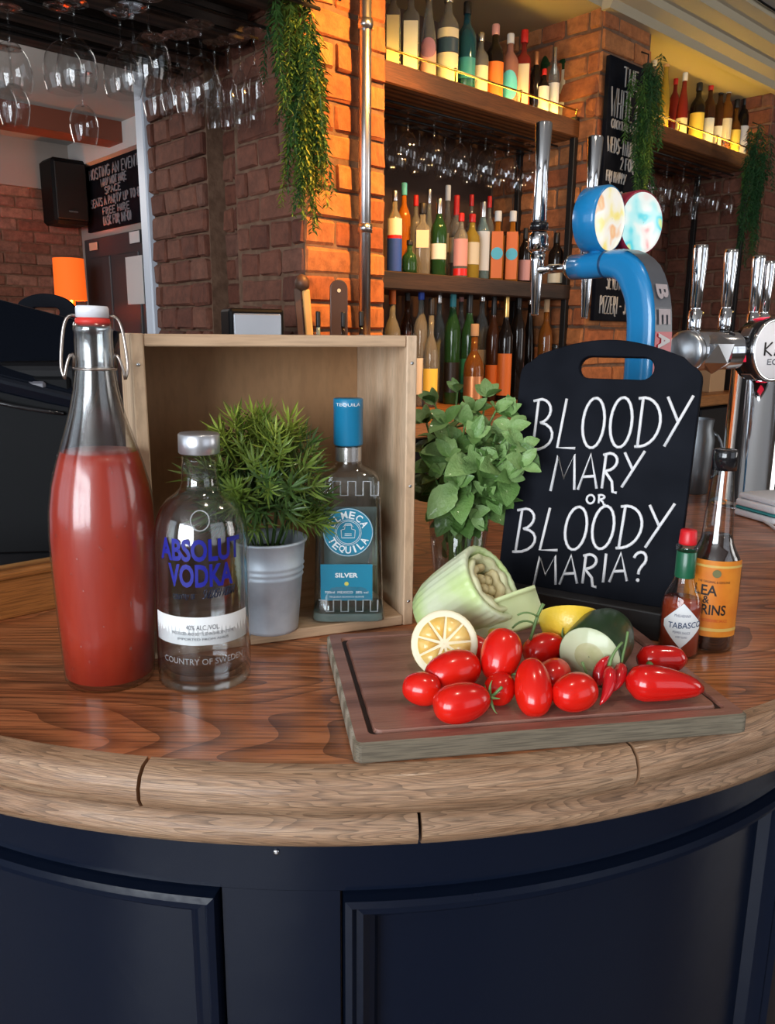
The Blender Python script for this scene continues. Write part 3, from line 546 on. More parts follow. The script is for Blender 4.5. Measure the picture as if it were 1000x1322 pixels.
rack_glasses = [
 ('balloon', 18, 122, 'large wine glass hanging at the far left end of the overhead rack'), ('wine', 3, 158, 'wine glass hanging half out of frame at the left of the overhead rack'), ('wine', 20, 160, 'wine glass hanging lower at left, beside the far room beam'),
 ('balloon', 84, 122, 'wine glass hanging second cluster from left, left one'), ('balloon', 102, 118, 'wine glass hanging second cluster from left, right one with bright glint'), ('wine', 110, 183, 'wine glass hanging alone lowest in front of the far room ceiling'),
 ('balloon', 160, 128, 'wine glass hanging left of the third cluster under the dark rack'), ('balloon', 176, 122, 'wine glass hanging in the middle of the third cluster under the rack'), ('balloon', 196, 112, 'wine glass hanging right of the third cluster under the rack'), ('wine', 205, 150, 'small wine glass hanging just right of the white door frame edge'),
 ('balloon', 232, 148, 'wine glass hanging over the dark brick return, left one'), ('balloon', 262, 138, 'wine glass hanging over the dark brick return, large right one'), ('wine', 246, 146, 'wine glass hanging between two larger ones over the brick return'),
 ('flute', 280, 168, 'champagne flute hanging leftmost of the flute row'), ('flute', 297, 166, 'champagne flute hanging second of the flute row'), ('flute', 312, 163, 'champagne flute hanging third of the flute row'), ('flute', 330, 158, 'champagne flute hanging rightmost of the flute row')]
for k, px, py, lb in rack_glasses: hang(k, rackpos(px, py, .19 if k != 'flute' else .215), lb, 'glasses under the overhead rack')
ORD = ['first', 'second', 'third', 'fourth', 'fifth', 'sixth', 'seventh', 'eighth', 'ninth', 'tenth', 'eleventh', 'twelfth', 'thirteenth', 'fourteenth']
for i in range(14):
    s = .27 + .064 * i + random.uniform(-.012, .012); t = (.17, .29)[i % 2]
    hang('balloon', E(s, t, 2.226 - .090), 'stemmed glass, %s from the left in the row under the lit top shelf' % ORD[i], 'glasses under the left shelf', .82)
for i in range(11):
    s = 1.86 + .075 * i + random.uniform(-.012, .012); t = (.16, .30)[i % 2]
    hang(('wine', 'flute')[i % 2], E(s, t, 2.31 - .090), 'stemmed glass, %s from the left under the upper right shelf' % ORD[i], 'glasses under the right shelf', .9)
# overhead rack: dark beams and boards above the bar
rk = thing('overhead_glass_rack', 'dark timber glass rack hanging above the bar at upper left', 'glass rack', E0, EROT)
for t in (-.62, -.35, -.06, .22, .44, .60): ebox('beam', -1.9, -.17, t - .035, t + .035, ZR + .012, ZR + .085, DARKW, rk, .004)
for i in range(9): ebox('board', -1.9 + i * .195, -1.9 + i * .195 + .183, -.66, .64, ZR + .088, ZR + .11, DARKW, rk, .003)
for t in (-.5, -.42, -.22, -.14, .05, .13, .30, .37, .49, .54): tube('glass_rail', [(-1.88, t, ZR + .006), (-.18, t, ZR + .006)], .0045, BLACKM, rk, 6)
for s in (-1.5, -.4):
    for t in (-.4, .4): tube('hanger', [(s, t, ZR + .1), (s, t, 2.72)], .008, BLACKM, rk, 6)
# ------------------------------------------------------------------ conduit pipe on the pillar
pp = thing('conduit_pipe', 'grey vertical conduit pipe on the orange pillar', 'pipe', E(.045, -.045, 0))
tube('pipe', [(0, 0, 1.2), (0, 0, 2.72)], .017, STEEL, pp, 14)
for z in (1.73, 2.245): lathe('coupling', [(.017, z - .012), (.021, z - .012), (.021, z + .012), (.017, z + .012)], STEEL, pp, 14)
# ------------------------------------------------------------------ tall chalkboard menu on the second pillar
def env_board(name, label, s0, s1, t, z0, z1, lines, rad=.003, thick=.02, axis='s', cmat=CHG):
    o = thing(name, label, 'chalkboard', E(s0, t, z0) if axis == 's' else E(t, s0, z0), (0, 0, ANG if axis == 's' else ANG - PI / 2))
    wd, hh = abs(s1 - s0), z1 - z0
    box('board', (0, wd, 0, thick, 0, hh), CHALK, o, .002)
    for y0, y1, x0, x1, txt in lines:
        bm = bmesh.new(); add_writing(bm, txt, x0 * wd, x1 * wd, y0 * hh, y1 * hh, rad, lambda x, y: (x, -.001, y), seg=4); link('lettering', tomesh('lettering', bm, True), cmat, o)
    return o
env_board('menu_chalkboard', 'tall black menu chalkboard with handwritten lines on the brick pillar', 1.215, 1.515, -.035, 1.50, 2.43,
  [(.905, .975, .30, .62, 'THE'), (.785, .89, .06, .97, 'WHITE LION'), (.745, .775, .10, .72, 'COCKTAIL CLUB'), (.655, .71, .04, .68, 'WEDS-THURS'), (.60, .645, .36, .82, '2 FOR 10'), (.545, .585, .06, .5, 'FRI HAPPY'), (.44, .515, .30, .92, 'COCKTAIL'), (.345, .415, .26, .86, 'COURTYARD'), (.25, .29, .2, .6, 'EXPRESSO'), (.13, .20, .22, .84, 'SEVEN DAYS'), (.03, .10, .1, .9, 'PIZZERI - JOIN')], .0034)
# ------------------------------------------------------------------ far room furniture
t1_, z1_ = Ws(110, 190, .93); t0_, z0_ = Ws(188, 285, .93)
env_board('event_chalkboard', 'black chalkboard with white handwriting on far room wall', 4.02, 3.08, .925, 2.13, 2.56,
  [(.78, .93, .10, .92, 'HOSTING AN EVENT'), (.64, .75, .30, .72, 'WHY NOT HIRE'), (.52, .62, .36, .62, 'SPACE'), (.36, .48, .10, .95, 'SEATS A PARTY UP TO 80'), (.22, .32, .30, .74, 'FREE HIRE'), (.06, .19, .30, .76, '(ASK FOR INFO)')], .006, .02, 't', pm('chalk_dim', (.24, .24, .27), .85))
dr = thing('dark_door', 'dark grey door in the far room below the chalkboard', 'door', E0, EROT)
ebox('door_leaf', .905, .945, 3.08, 4.05, 0, 2.08, GREYP, dr, .004)
for z0, z1 in ((.2, .95), (1.1, 1.95)): ebox('door_panel', .895, .91, 3.62, 3.95, z0, z1, GREYP, dr, .006); ebox('door_panel', .895, .91, 3.18, 3.5, z0, z1, GREYP, dr, .006)
ebox('notice', .89, .895, 3.12, 3.36, 1.62, 1.92, PAPER, dr); ebox('notice', .89, .895, 3.14, 3.28, 2.00, 2.07, PAPER, dr); ebox('notice', .89, .895, 3.80, 3.93, 2.0, 2.05, CM['cream'], dr)
for z in (1.02,): lathe('handle', [(.012, 0), (.012, .05), (.028, .055), (.028, .08), (.01, .09)], BRASS, dr, 12, loc=(.9, 3.15, z), rot=(0, -PI / 2, 0))
sp = thing('loudspeaker', 'black wall loudspeaker beside the far chalkboard', 'loudspeaker', E0, EROT)
s0_, zz = Wt(58, 195, 3.9); s1_, _ = Wt(96, 195, 3.9); ebox('cabinet', s0_ + .02, s0_ + .26, 3.86, 4.1, 2.16, 2.58, BLACKP, sp, .02); ebox('grille', s0_ + .035, s0_ + .245, 3.85, 3.865, 2.19, 2.55, BLACKM, sp, .004); ebox('badge', s0_ + .11, s0_ + .17, 3.845, 3.852, 2.235, 2.245, CM['silver'], sp); ebox('bracket', s0_ + .12, s0_ + .16, 4.08, 4.135, 2.42, 2.50, BLACKM, sp)
SHADE = pm('lamp_shade_orange', (.80, .15, .02), .8, emit=(1, .13, .012), es=.9)
s_l, z_l = Wt(90, 388, 3.7); s_a, _ = Wt(65, 360, 3.7); s_b, _ = Wt(114, 360, 3.7); rl_ = (s_b - s_a) / 2 * .8; zt = Wt(90, 334, 3.7)[1]
lp = thing('table_lamp', 'glowing orange drum shade lamp by the far brick wall', 'lamp', E((s_a + s_b) / 2, 3.7, 0))
lathe('lamp_shade', [(rl_, z_l), (rl_ * .97, zt)], SHADE, lp, 28, cap=False); lathe('lamp_base', [(.1, 1.1), (.1, 1.12), (.03, 1.16), (.025, z_l + .05)], BRASS, lp, 16)
lathe('side_table', [(.02, 0), (.22, 0), (.22, .03), (.04, .06), (.04, 1.06), (.25, 1.07), (.25, 1.1)], DARKW, lp, 20)
l = bpy.data.lights.new('lamp_bulb', 'POINT'); l.energy = 9; l.color = (1, .35, .08); l.shadow_soft_size = .06; o = bpy.data.objects.new('lamp_bulb', l); COL.objects.link(o); o.location = E((s_a + s_b) / 2, 3.7, (z_l + zt) / 2)
l = bpy.data.lights.new('far_room_light', 'POINT'); l.energy = 30; l.color = (1, .93, .88); l.shadow_soft_size = .25; o = bpy.data.objects.new('far_room_light', l); COL.objects.link(o); o.location = E(-.9, 2.6, 2.2)
for o_ in PR.values():
    for ch in list(o_.children): bpy.data.objects.remove(ch)
    bpy.data.objects.remove(o_)
# ================================================================== THE BAR
BC = Vector((-.068, 1.43))
def arc_sweep(name, prof, a0, a1, mat, parent, seg=48, closed=True, smooth=True):
    bm = bmesh.new(); uvl = bm.loops.layers.uv.new('UVMap'); rings = []
    cum = [0]
    for (r1, z1), (r2, z2) in zip(prof, prof[1:]): cum.append(cum[-1] + math.hypot(r2 - r1, z2 - z1))
    cum.append(cum[-1] + .02)
    n = len(prof)
    for k in range(seg + 1):
        a = R(a0 + (a1 - a0) * k / seg); rings.append([bm.verts.new((BC.x + r * math.cos(a), BC.y + r * math.sin(a), z)) for r, z in prof])
    for k in range(seg):
        for j in range(n if closed else n - 1):
            j2 = (j + 1) % n; f = bm.faces.new((rings[k][j], rings[k + 1][j], rings[k + 1][j2], rings[k][j2]))
            uu = [R(a0 + (a1 - a0) * q / seg) * .86 for q in (k, k + 1, k + 1, k)]; vv = [cum[j], cum[j], cum[j + 1], cum[j + 1]]
            for lp_, a, b in zip(f.loops, uu, vv): lp_[uvl].uv = (a, b)
    if closed: bm.faces.new(rings[0]); bm.faces.new(rings[-1][::-1])
    me = tomesh(name, bm, False)
    o = link(name, me, mat, parent)
    if smooth:
        for p in me.polygons: p.use_smooth = len(p.vertices) == 4
        me.set_sharp_from_angle(angle=R(40))
    return o
bar = thing('bar_counter', 'curved bar counter with oak top and navy panelled front', 'bar counter')
RT = .850
bm = bmesh.new(); out = [(BC.x + RT * math.cos(R(a)), BC.y + RT * math.sin(R(a))) for a in np.linspace(-178, -14, 90)] + [(1.12, 1.95), (.55, 2.0), (-.15, 1.72), (-.92, 1.55)]
vs = [bm.verts.new((x, y, 1.055)) for x, y in out]; f = bm.faces.new(vs); r = bmesh.ops.extrude_face_region(bm, geom=[f]); bmesh.ops.translate(bm, verts=[v for v in r['geom'] if isinstance(v, bmesh.types.BMVert)], vec=(0, 0, .045))
link('bar_top', tomesh('bar_top', bm), OAK, bar)
up_prof = [(RT, 1.062), (.862, 1.062), (.869, 1.066), (.873, 1.074), (.873, 1.084), (.869, 1.093), (.862, 1.0985), (RT, 1.100)]
lo_prof = [(.82, 1.030), (.856, 1.030), (.864, 1.034), (.868, 1.041), (.867, 1.050), (.861, 1.057), (.854, 1.0605), (.82, 1.0605)]
for a0, a1 in ((-178, -98.62), (-98.4, -71.26), (-71.04, -14)): arc_sweep('edging', up_prof, a0, a1, OAKE, bar, 60)
for a0, a1 in ((-178, -83.68), (-83.48, -14)): arc_sweep('lower_edging', lo_prof, a0, a1, OAKE, bar, 60)
RA = .812
arc_sweep('frieze', [(RA - .03, .952), (RA, .952), (RA, 1.032), (RA - .03, 1.032)], -178, -14, NAVY, bar, 90)
arc_sweep('stile', [(RA - .03, .03), (RA, .03), (RA, .9518), (RA - .03, .9518)], -95.55, -88.0, NAVY, bar, 8)
arc_sweep('stile', [(RA - .03, .03), (RA, .03), (RA, .9518), (RA - .03, .9518)], -142, -134, NAVY, bar, 8)
arc_sweep('stile', [(RA - .03, .03), (RA, .03), (RA, .9518), (RA - .03, .9518)], -49, -41, NAVY, bar, 8)
PANF = [(0, -.012), (.004, .010), (.010, .012), (.014, .006), (.020, .007), (.026, .0), (.031, -.004), (.034, -.014)]   # across the moulding: offset from frame edge, relief
for a0, a1 in ((-134, -95.6), (-87.95, -49)):
    arc_sweep('panel', [(RA - .028, .03), (RA - .016, .03), (RA - .016, .9516), (RA - .028, .9516)], a0, a1, NAVY, bar, 40)
    bm = bmesh.new(); rows = []
    for o_, h_ in [(0, -.02)] + PANF + [(.036, -.02)]:
        b0, b1 = R(a0) + o_ / RA, R(a1) - o_ / RA; rr = RA + h_; rows.append([bm.verts.new((BC.x + rr * math.cos(b0 + (b1 - b0) * k / 40), BC.y + rr * math.sin(b0 + (b1 - b0) * k / 40), .9515 - o_ * .97)) for k in range(41)])
    for p_, q_ in zip(rows, rows[1:]):
        for k in range(40): bm.faces.new((p_[k], p_[k + 1], q_[k + 1], q_[k]))
    link('moulding', tomesh('moulding', bm, False), NAVY, bar)
    for sgn, ae in ((1, a0), (-1, a1)):      # upright mouldings, mitred under the top one
        bm = bmesh.new(); rows = []
        for o_, h_ in [(0, -.02)] + PANF + [(.036, -.02)]:
            a = R(ae) + sgn * o_ / RA; rr = RA + h_; rows.append([bm.verts.new((BC.x + rr * math.cos(a), BC.y + rr * math.sin(a), z)) for z in (.03, .9515 - o_ * .97)])
        for p_, q_ in zip(rows, rows[1:]): bm.faces.new((p_[0], q_[0], q_[1], p_[1]))
        link('moulding', tomesh('moulding', bm, False), NAVY, bar)
arc_sweep('kickboard', [(RA - .06, 0), (RA - .01, 0), (RA - .01, .03), (RA - .06, .03)], -178, -14, NAVY, bar, 60)
lathe('screw_head', [(.0028, 0), (.0028, .0012), (.001, .0016)], CHROME, bar, 12, loc=(BC.x + RA * math.cos(R(-91.98)), BC.y + RA * math.sin(R(-91.98)), .991), rot=(PI / 2, 0, R(-1.98)))
# raised oak rail on the bar, left
ra = G(0, 803, ZB); rb_ = G(79, 786, ZB); dr_ = (rb_ - ra).normalized(); rang = math.atan2(dr_.y, dr_.x)
rl = thing('bar_rail', 'raised oak ledge on the bar behind the red bottle', 'ledge', (ra.x, ra.y, ZB), (0, 0, rang))
box('upstand', (-.35, .30, .002, .024, 0, .050), OAKR, rl, .002); box('capping', (-.35, .30, -.003, .030, .0502, .062), OAKR, rl, .004, 2)
# ================================================================== CHALK SIGN
P0 = np.array([.1443, .98, 1.125]); psi, al, SWD, SHT = .5269, .1843, .2166, .2876
e1 = np.array([math.cos(psi), -math.sin(psi), 0]); e2 = np.array([math.sin(psi) * math.sin(al), math.cos(psi) * math.sin(al), math.cos(al)]); en = np.cross(e1, e2)
en = en if en[1] > 0 else -en     # points away from the viewer (behind the board)
def on_sign(px, py):
    d = ray(px, py); k = ((P0 - CAM) @ en) / (d @ en); p = CAM + d * k - P0; return float(p @ e1), float(p @ e2)
sg = thing('chalkboard_sign', 'black tabletop chalkboard with handle slot and white BLOODY MARY lettering', 'sign', Vector(P0))
sg.matrix_world = Matrix(((e1[0], en[0], e2[0], P0[0]), (e1[1], en[1], e2[1], P0[1]), (e1[2], en[2], e2[2], P0[2]), (0, 0, 0, 1)))
def slot_board(name, outline, hole, thick, mat, parent, y0=0):
    c = bpy.data.curves.new('ol', 'CURVE'); c.dimensions = '2D'; c.fill_mode = 'BOTH'; c.extrude = thick / 2; c.bevel_depth = .0012; c.bevel_resolution = 1
    for pl in (outline, hole):
        sp_ = c.splines.new('POLY'); sp_.points.add(len(pl) - 1); sp_.use_cyclic_u = True
        for q, (x, y) in zip(sp_.points, pl): q.co = (x, y, 0, 1)
    o = bpy.data.objects.new('ol', c); COL.objects.link(o); me = bpy.data.meshes.new_from_object(o.evaluated_get(bpy.context.evaluated_depsgraph_get())); bpy.data.objects.remove(o); bpy.data.curves.remove(c)
    me.transform(Matrix.Translation((0, y0 + thick / 2, 0)) @ Matrix.Rotation(PI / 2, 4, 'X'))
    me.materials.clear(); return link(name, me, mat, parent)
cr_ = .016
ol = [(0, 0), (SWD, 0)] + [(SWD - cr_ + cr_ * math.cos(a), SHT - cr_ + cr_ * math.sin(a)) for a in np.linspace(0, PI / 2 - .3, 5)] + [(SWD * (1 - k / 20), SHT + .028 * math.sin(PI * k / 20)) for k in range(2, 19)] + [(cr_ - cr_ * math.cos(a), SHT - cr_ + cr_ * math.sin(a)) for a in np.linspace(PI / 2 - .3, 0, 5)]
ha, hb = on_sign(746, 476), on_sign(846, 474); hy = (ha[1] + hb[1]) / 2; hr = .0145
hole = [(hb[0] - hr + hr * math.cos(a), hy + hr * math.sin(a)) for a in np.linspace(-PI / 2, PI / 2, 10)] + [(ha[0] + hr + hr * math.cos(a), hy + hr * math.sin(a)) for a in np.linspace(PI / 2, 3 * PI / 2, 10)]
slot_board('board', ol, hole, .009, CHALK, sg)
# edge tray the board stands in, resting on the bar
def sline(text, pL, pR, pT, gap=.13, rad=.0019):
    a, b, c = on_sign(*pL), on_sign(*pR), on_sign(*pT)
    bm = bmesh.new(); st, wd = strokes(text, gap)
    for pl in st:
        add_tube(bm, [(a[0] + (b[0] - a[0]) * x / wd + (c[0] - a[0]) * y, -.0018 - .0002 * math.sin(37 * x), a[1] + (b[1] - a[1]) * x / wd + (c[1] - a[1]) * y) for x, y in pl], rad, 6)
    link('lettering', tomesh('lettering', bm, True), CHW, sg)
def words(text, pL, pR, pT, gap=.13, rad=.0019):
    """each letter its own piece of chalk writing"""
    tot = strokes(text, gap)[1]; x = 0
    for ch in text:
        wd = GL[ch][0]; f0, f1 = x / tot, (x + wd) / tot; lerp = lambda f: (pL[0] + (pR[0] - pL[0]) * f, pL[1] + (pR[1] - pL[1]) * f)
        A_, B_ = lerp(f0), lerp(f1); sline(ch, A_, B_, (A_[0] + pT[0] - pL[0], A_[1] + pT[1] - pL[1]), gap, rad); x += wd + gap
        if ch == '?':
            d0 = on_sign((A_[0] + B_[0]) / 2, A_[1] - 1); bm = bmesh.new(); bmesh.ops.create_icosphere(bm, subdivisions=2, radius=.0024, matrix=Matrix.Translation((d0[0], -.0016, d0[1])) @ Matrix.Diagonal((1, .6, 1, 1))); link('lettering', tomesh('lettering', bm, True), CHW, sg)
words('BLOODY', (685, 580), (887, 576), (691, 516), .12)
words('MARY', (711, 634), (826, 628), (716, 589), .12)
words('OR', (757, 650), (782, 650), (757.5, 639), .25, .0014)
words('BLOODY', (663, 712), (862, 706), (670, 657), .12)
words('MARIA?', (689, 756), (832, 749), (693, 719), .14)
base = thing('sign_base', 'black wooden foot holding the chalkboard sign upright', 'stand', (P0[0], P0[1], ZB), (0, 0, -psi))
prism('foot', [(-.004, 0), (SWD + .004, 0), (SWD + .004, .034), (-.004, .034)], -.030, -.0065, pm('sign_foot_black', (.014, .012, .012), .5), base, bev=.002)
prism('foot', [(-.004, 0), (SWD + .004, 0), (SWD + .004, .034), (-.004, .034)], .016, .045, MATS['sign_foot_black'], base, bev=.002)
box('foot_web', (-.004, SWD + .004, -.0065, .016, 0, .020), MATS['sign_foot_black'], base)
# ================================================================== WOODEN CRATE
CX, CY, CPSI, CW, CH, CDP = -.2514, .7853, .38, .3048, .3393, .17
crt = thing('wooden_crate', 'pale pine box standing on its side behind the bottles', 'crate', (CX, CY, ZB), (0, 0, CPSI))
th = .0125
box('side_panel', (0, th, 0, CDP, 0, CH), PINEV, crt, .0012); box('side_panel', (CW - th, CW, 0, CDP, 0, CH), PINEV, crt, .0012)
box('top_panel', (th + .0003, CW - th - .0003, .001, CDP, CH - th, CH - .0005), PINE, crt, .0012); box('bottom_panel', (th + .0003, CW - th - .0003, .001, CDP, .0005, th), PINE, crt, .0012)
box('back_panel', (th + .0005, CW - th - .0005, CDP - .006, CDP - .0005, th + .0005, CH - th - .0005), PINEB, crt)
for x in (th / 2, CW - th / 2):
    for z in (.03, CH / 2, CH - .03): lathe('nail', [(.0018, 0), (.0018, .0006), (.0006, .0008)], STEEL, crt, 8, loc=(x, -.0001, z), rot=(PI / 2, 0, 0))
def crate_pt(px, py, z): return G(px, py, z)
ZC = ZB + th
# ================================================================== BOTTLE OF TOMATO JUICE
pb = G(143, 873, ZB); Y0 = pb.y
sb = thing('swing_top_bottle', 'tall swing-top glass bottle filled with red tomato juice', 'bottle', (pb.x, pb.y, ZB), (0, R(1.1), R(18)))
tb = pxprof(137, Y0, [(868, 55), (800, 60), (740, 64), (690, 66), (655, 65), (625, 61), (595, 53.5), (565, 44), (535, 35), (505, 28.5), (480, 25), (470, 24.2), (430, 23.6)])
prof = [(.034, .0005), (.041, .0005), (tb[0][0], .005)] + [(r_, z - ZB) for r_, z in tb[1:]]
ztop = prof[-1][1]; prof += [(prof[-1][0] + .001, ztop + .003), (prof[-1][0], ztop + .009), (prof[-1][0] - .004, ztop + .010)]
DROPG = thin_glass('wet_bottle_glass', (.96, .97, .97), 1.05, .15)
lathe('glass', prof, DROPG, sb, 56, cap=False)
zl = DY(137, 582, Y0).z - ZB
liq = [(0.001, .008), (.042, .008)] + [(r_ - .0016, z) for r_, z in prof[3:] if z < zl - .003]
def rad_at(pr_, z):
    for (r1, z1), (r2, z2) in zip(pr_, pr_[1:]):
        if z1 <= z <= z2: return r1 + (r2 - r1) * (z - z1) / max(z2 - z1, 1e-6)
    return pr_[-1][0]
liq += [(rad_at(prof, zl) - .0016, zl), (.001, zl)]
JUICE = pm('tomato_juice', (.32, .020, .008), .42, coat=.05, col2=(.38, .034, .014), scale=26, stretch=(1, 1, .25), bump=.15)
lathe('inner_wall', [(r_ - .0018, z) for r_, z in prof if z > zl - .012], thin_glass('neck_glass', (.93, .94, .94), 2.6, .16), sb, 40, cap=False)
lathe('juice', liq, JUICE, sb, 56, cap=False)
# condensation drops on the outside
bm = bmesh.new(); rnd = random.Random(4)
for k in range(110):
    z = rnd.uniform(.02, .235); a = rnd.uniform(-PI - .4, .4); q = rad_at(prof, z) + .0001; r_ = rnd.uniform(.0005, .0010)
    bmesh.ops.create_icosphere(bm, subdivisions=1, radius=r_, matrix=Matrix.Translation((q * math.cos(a), q * math.sin(a), z)) @ Matrix.Rotation(a, 4, 'Z') @ Matrix.Diagonal((.45, 1, rnd.uniform(1, 2.2), 1)))
o = link('droplets', tomesh('droplets', bm, True), CLEAR, sb); o['kind'] = 'stuff'
capz = DY(137, 417, Y0).z - ZB; cz2 = DY(137, 395, Y0).z - ZB
lathe('gasket', [(.010, capz - .003), (.0150, capz - .002), (.0156, capz + .001), (.0150, capz + .004), (.010, capz + .005)], pm('red_rubber', (.62, .03, .02), .5), sb, 24)
lathe('stopper', [(.012, capz + .0045), (.0146, capz + .005), (.0146, cz2 - .002), (.0136, cz2), (.004, cz2 + .0004)], pm('stopper_ceramic', (.74, .75, .80), .3, coat=.4), sb, 28)
zr = DY(137, 476, Y0).z - ZB; rn = .0186
ring = [(rn * math.cos(a), rn * math.sin(a), zr) for a in np.linspace(0, 2 * PI, 33)]
tube('neck_ring', ring, .0012, WIRE, sb, 6)
for sgn in (-1, 1):
    zc_ = cz2 - .009; bm = bmesh.new()
    add_tube(bm, bez((sgn * .0146, 0, zc_), (sgn * .024, 0, zc_ + .003), (sgn * .026, 0, zc_ - .01), (sgn * .0285, -.002, zc_ - .035), 8) + bez((sgn * .0285, -.002, zc_ - .035), (sgn * .030, -.003, zc_ - .048), (sgn * .028, -.004, zc_ - .052), (sgn * .0265, -.005, zc_ - .056), 5)[1:], .0015, 6)
    link('bail_wire', tomesh('bail_wire', bm, True), WIRE, sb)
    bm = bmesh.new(); add_tube(bm, bez((sgn * .0265, -.005, zc_ - .057), (sgn * .0245, -.006, zc_ - .045), (sgn * .022, -.007, zc_ - .036), (sgn * .0190, -.005, zc_ - .034), 8) + [(sgn * .0178, -.003, zc_ - .038), (sgn * .0185, 0, zr)], .0015, 6)
    link('lever_wire', tomesh('lever_wire', bm, True), WIRE, sb)
# ================================================================== CLEAR VODKA BOTTLE
pb = G(265, 870, ZB); Y0 = pb.y
vb = thing('clear_spirit_bottle', 'clear round-shouldered bottle with blue lettering and silver cap', 'bottle', (pb.x, pb.y, ZB), (0, R(.9), R(12)))
tb = pxprof(262, Y0, [(866, 58.5), (800, 59), (700, 59.5), (684, 58.8), (668, 56), (654, 50.5), (643, 42), (635, 31.5), (629, 26), (622, 23.6), (588, 22.6)])
prof = [(.030, .002), (.046, .0006), (tb[0][0] - .002, .004), (tb[0][0], .010)] + [(r_, z - ZB) for r_, z in tb[1:]]
inner = [(.001, .016), (tb[0][0] - .008, .014), (tb[0][0] - .0045, .022)] + [(r_ - .0035, z) for r_, z in prof[5:]]
lathe('glass', prof + [(inner[-1][0], prof[-1][1])], thin_glass('vodka_glass', (.95, .965, .97), 2.3, .07), vb, 64, cap=False)
lathe('glass_floor', [(.001, .012), (tb[0][0] - .004, .010), (tb[0][0] - .002, .016)], CLEAR, vb, 48, cap=False)
zl = DY(262, 640, Y0).z - ZB
fl = [(r_ + .0004, z) for r_, z in inner if z < zl]; fl += [(rad_at(inner, zl) + .0004, zl), (.001, zl)]
lathe('liquid', fl, thin_glass('clear_spirit', (.94, .95, .955), 1.3, .12), vb, 64, cap=False)
z0, z1 = DY(262, 585, Y0).z - ZB, DY(262, 559, Y0).z - ZB; rc = 26.5 * depth(DY(262, 570, Y0)) / F
lathe('cap', [(rc - .001, z0), (rc, z0 + .001), (rc, z1 - .0012), (rc - .0012, z1), (.001, z1 + .0002)], pm('satin_silver', (.62, .63, .67), .32, .85), vb, 40)
rv = tb[2][0] + .0006; BLUEINK = pm('blue_ink', (.008, .010, .24), .45); ZV = lambda y: DY(262, y, Y0 - .04).z - ZB
print_cyl('lettering', 'ABSOLUT', .083, ZV(695) - ZV(724), BLUEINK, vb, rv, ZV(709.5), -PI / 2 - .02, .035)
print_cyl('lettering', 'VODKA', .064, ZV(727) - ZV(757), BLUEINK, vb, rv, ZV(742), -PI / 2 - .02, .035)
bm = bmesh.new(); add_writing(bm, 'COUNTRY OF', -.028, -.006, 0, .006, .0005, lambda x, y: (rv * math.cos(-PI / 2 + x / rv), rv * math.sin(-PI / 2 + x / rv), ZV(771) + y * .8 + .05 * x), seg=4)
add_writing(bm, 'SWEDISH VODKA', .0, .032, 0, .0085, .0006, lambda x, y: (rv * math.cos(-PI / 2 + x / rv + y * .3 / rv), rv * math.sin(-PI / 2 + x / rv), ZV(771) + y + .05 * x), gap=.02, seg=4)
o = link('script_line', tomesh('script_line', bm, True), pm('dark_ink', (.01, .012, .03), .5), vb); o['kind'] = 'stuff'
patch_cyl('paper_label', rv, -PI / 2 - 1.22, -PI / 2 + 1.10, ZV(831), ZV(795), PAPER, vb, 28)
print_cyl('label_text', '40% ALC./VOL.', .032, .0048, PRINT, vb, rv + .0004, ZV(808)); print_cyl('label_text', 'PRODUCED AND BOTTLED IN SWEDEN 700 ML', .062, .003, PRINT, vb, rv + .0004, ZV(816)); print_cyl('label_text', 'IMPORTED FROM AHUS', .05, .0024, PRINT, vb, rv + .0004, ZV(823))
print_cyl('embossed_text', 'COUNTRY OF SWEDEN', .085, .006, pm('emboss_glass', (.75, .78, .80), .15, trans=.6), vb, rv, ZV(852))
zm = DY(262, 672, Y0 - .04).z - ZB
bm = bmesh.new(); rm = .0085; add_tube(bm, [(rm * math.cos(a), -.0425 + .010 * (rm * math.sin(a)) / rm * .55, zm + rm * math.sin(a)) for a in np.linspace(0, 2 * PI, 21)], .0007, 5); link('medallion', tomesh('medallion', bm, True), MATS['emboss_glass'], vb)
# ================================================================== BLUE-CAPPED TEQUILA BOTTLE
pb = G(450, 793, ZC); Y0 = pb.y
ob = thing('square_spirit_bottle', 'square clear bottle with turquoise labels and blue cap in crate', 'bottle', (pb.x, pb.y, ZC), (0, 0, R(2)))
ZO = lambda y, dy=-.03: DY(450, y, Y0 + dy).z - ZC
tb = pxprof(450, Y0, [(795, 46), (790, 47), (770, 44.5), (640, 42), (622, 41.5), (612, 38), (605, 28), (600, 18.5), (594, 16.5), (574, 16.5)])
prof = [(tb[0][0] * .9, .0006)] + [(r_ * .985, max(z - ZC, .002 + .001 * i)) for i, (r_, z) in enumerate(tb)]
asp = .72; kq = .92
bm = bmesh.new()
def sq_prof(name, pr_, mat, par, seg=48, neck=.021):
    b = bmesh.new(); rings = []
    for r_, z in pr_:
        e_ = 7 if r_ > neck else 2; ring = []
        for k in range(seg):
            a = 2 * PI * (k + .5) / seg; c_, s_ = math.cos(a), math.sin(a); q = (abs(c_) ** e_ + abs(s_) ** e_) ** (-1 / e_); ring.append(b.verts.new((r_ * q * c_, r_ * q * s_ * (asp if r_ > neck else 1), z)))
        rings.append(ring)
    for A_, B_ in zip(rings, rings[1:]):
        for k in range(seg): b.faces.new((A_[k], A_[(k + 1) % seg], B_[(k + 1) % seg], B_[k]))
    b.faces.new(rings[0][::-1]); b.faces.new(rings[-1]); me = tomesh(name, b, True); me.set_sharp_from_angle(angle=R(50)); return link(name, me, mat, par)
sq_prof('glass', prof, thin_glass('tequila_glass', (.93, .97, .965), 2.0, .04), ob)
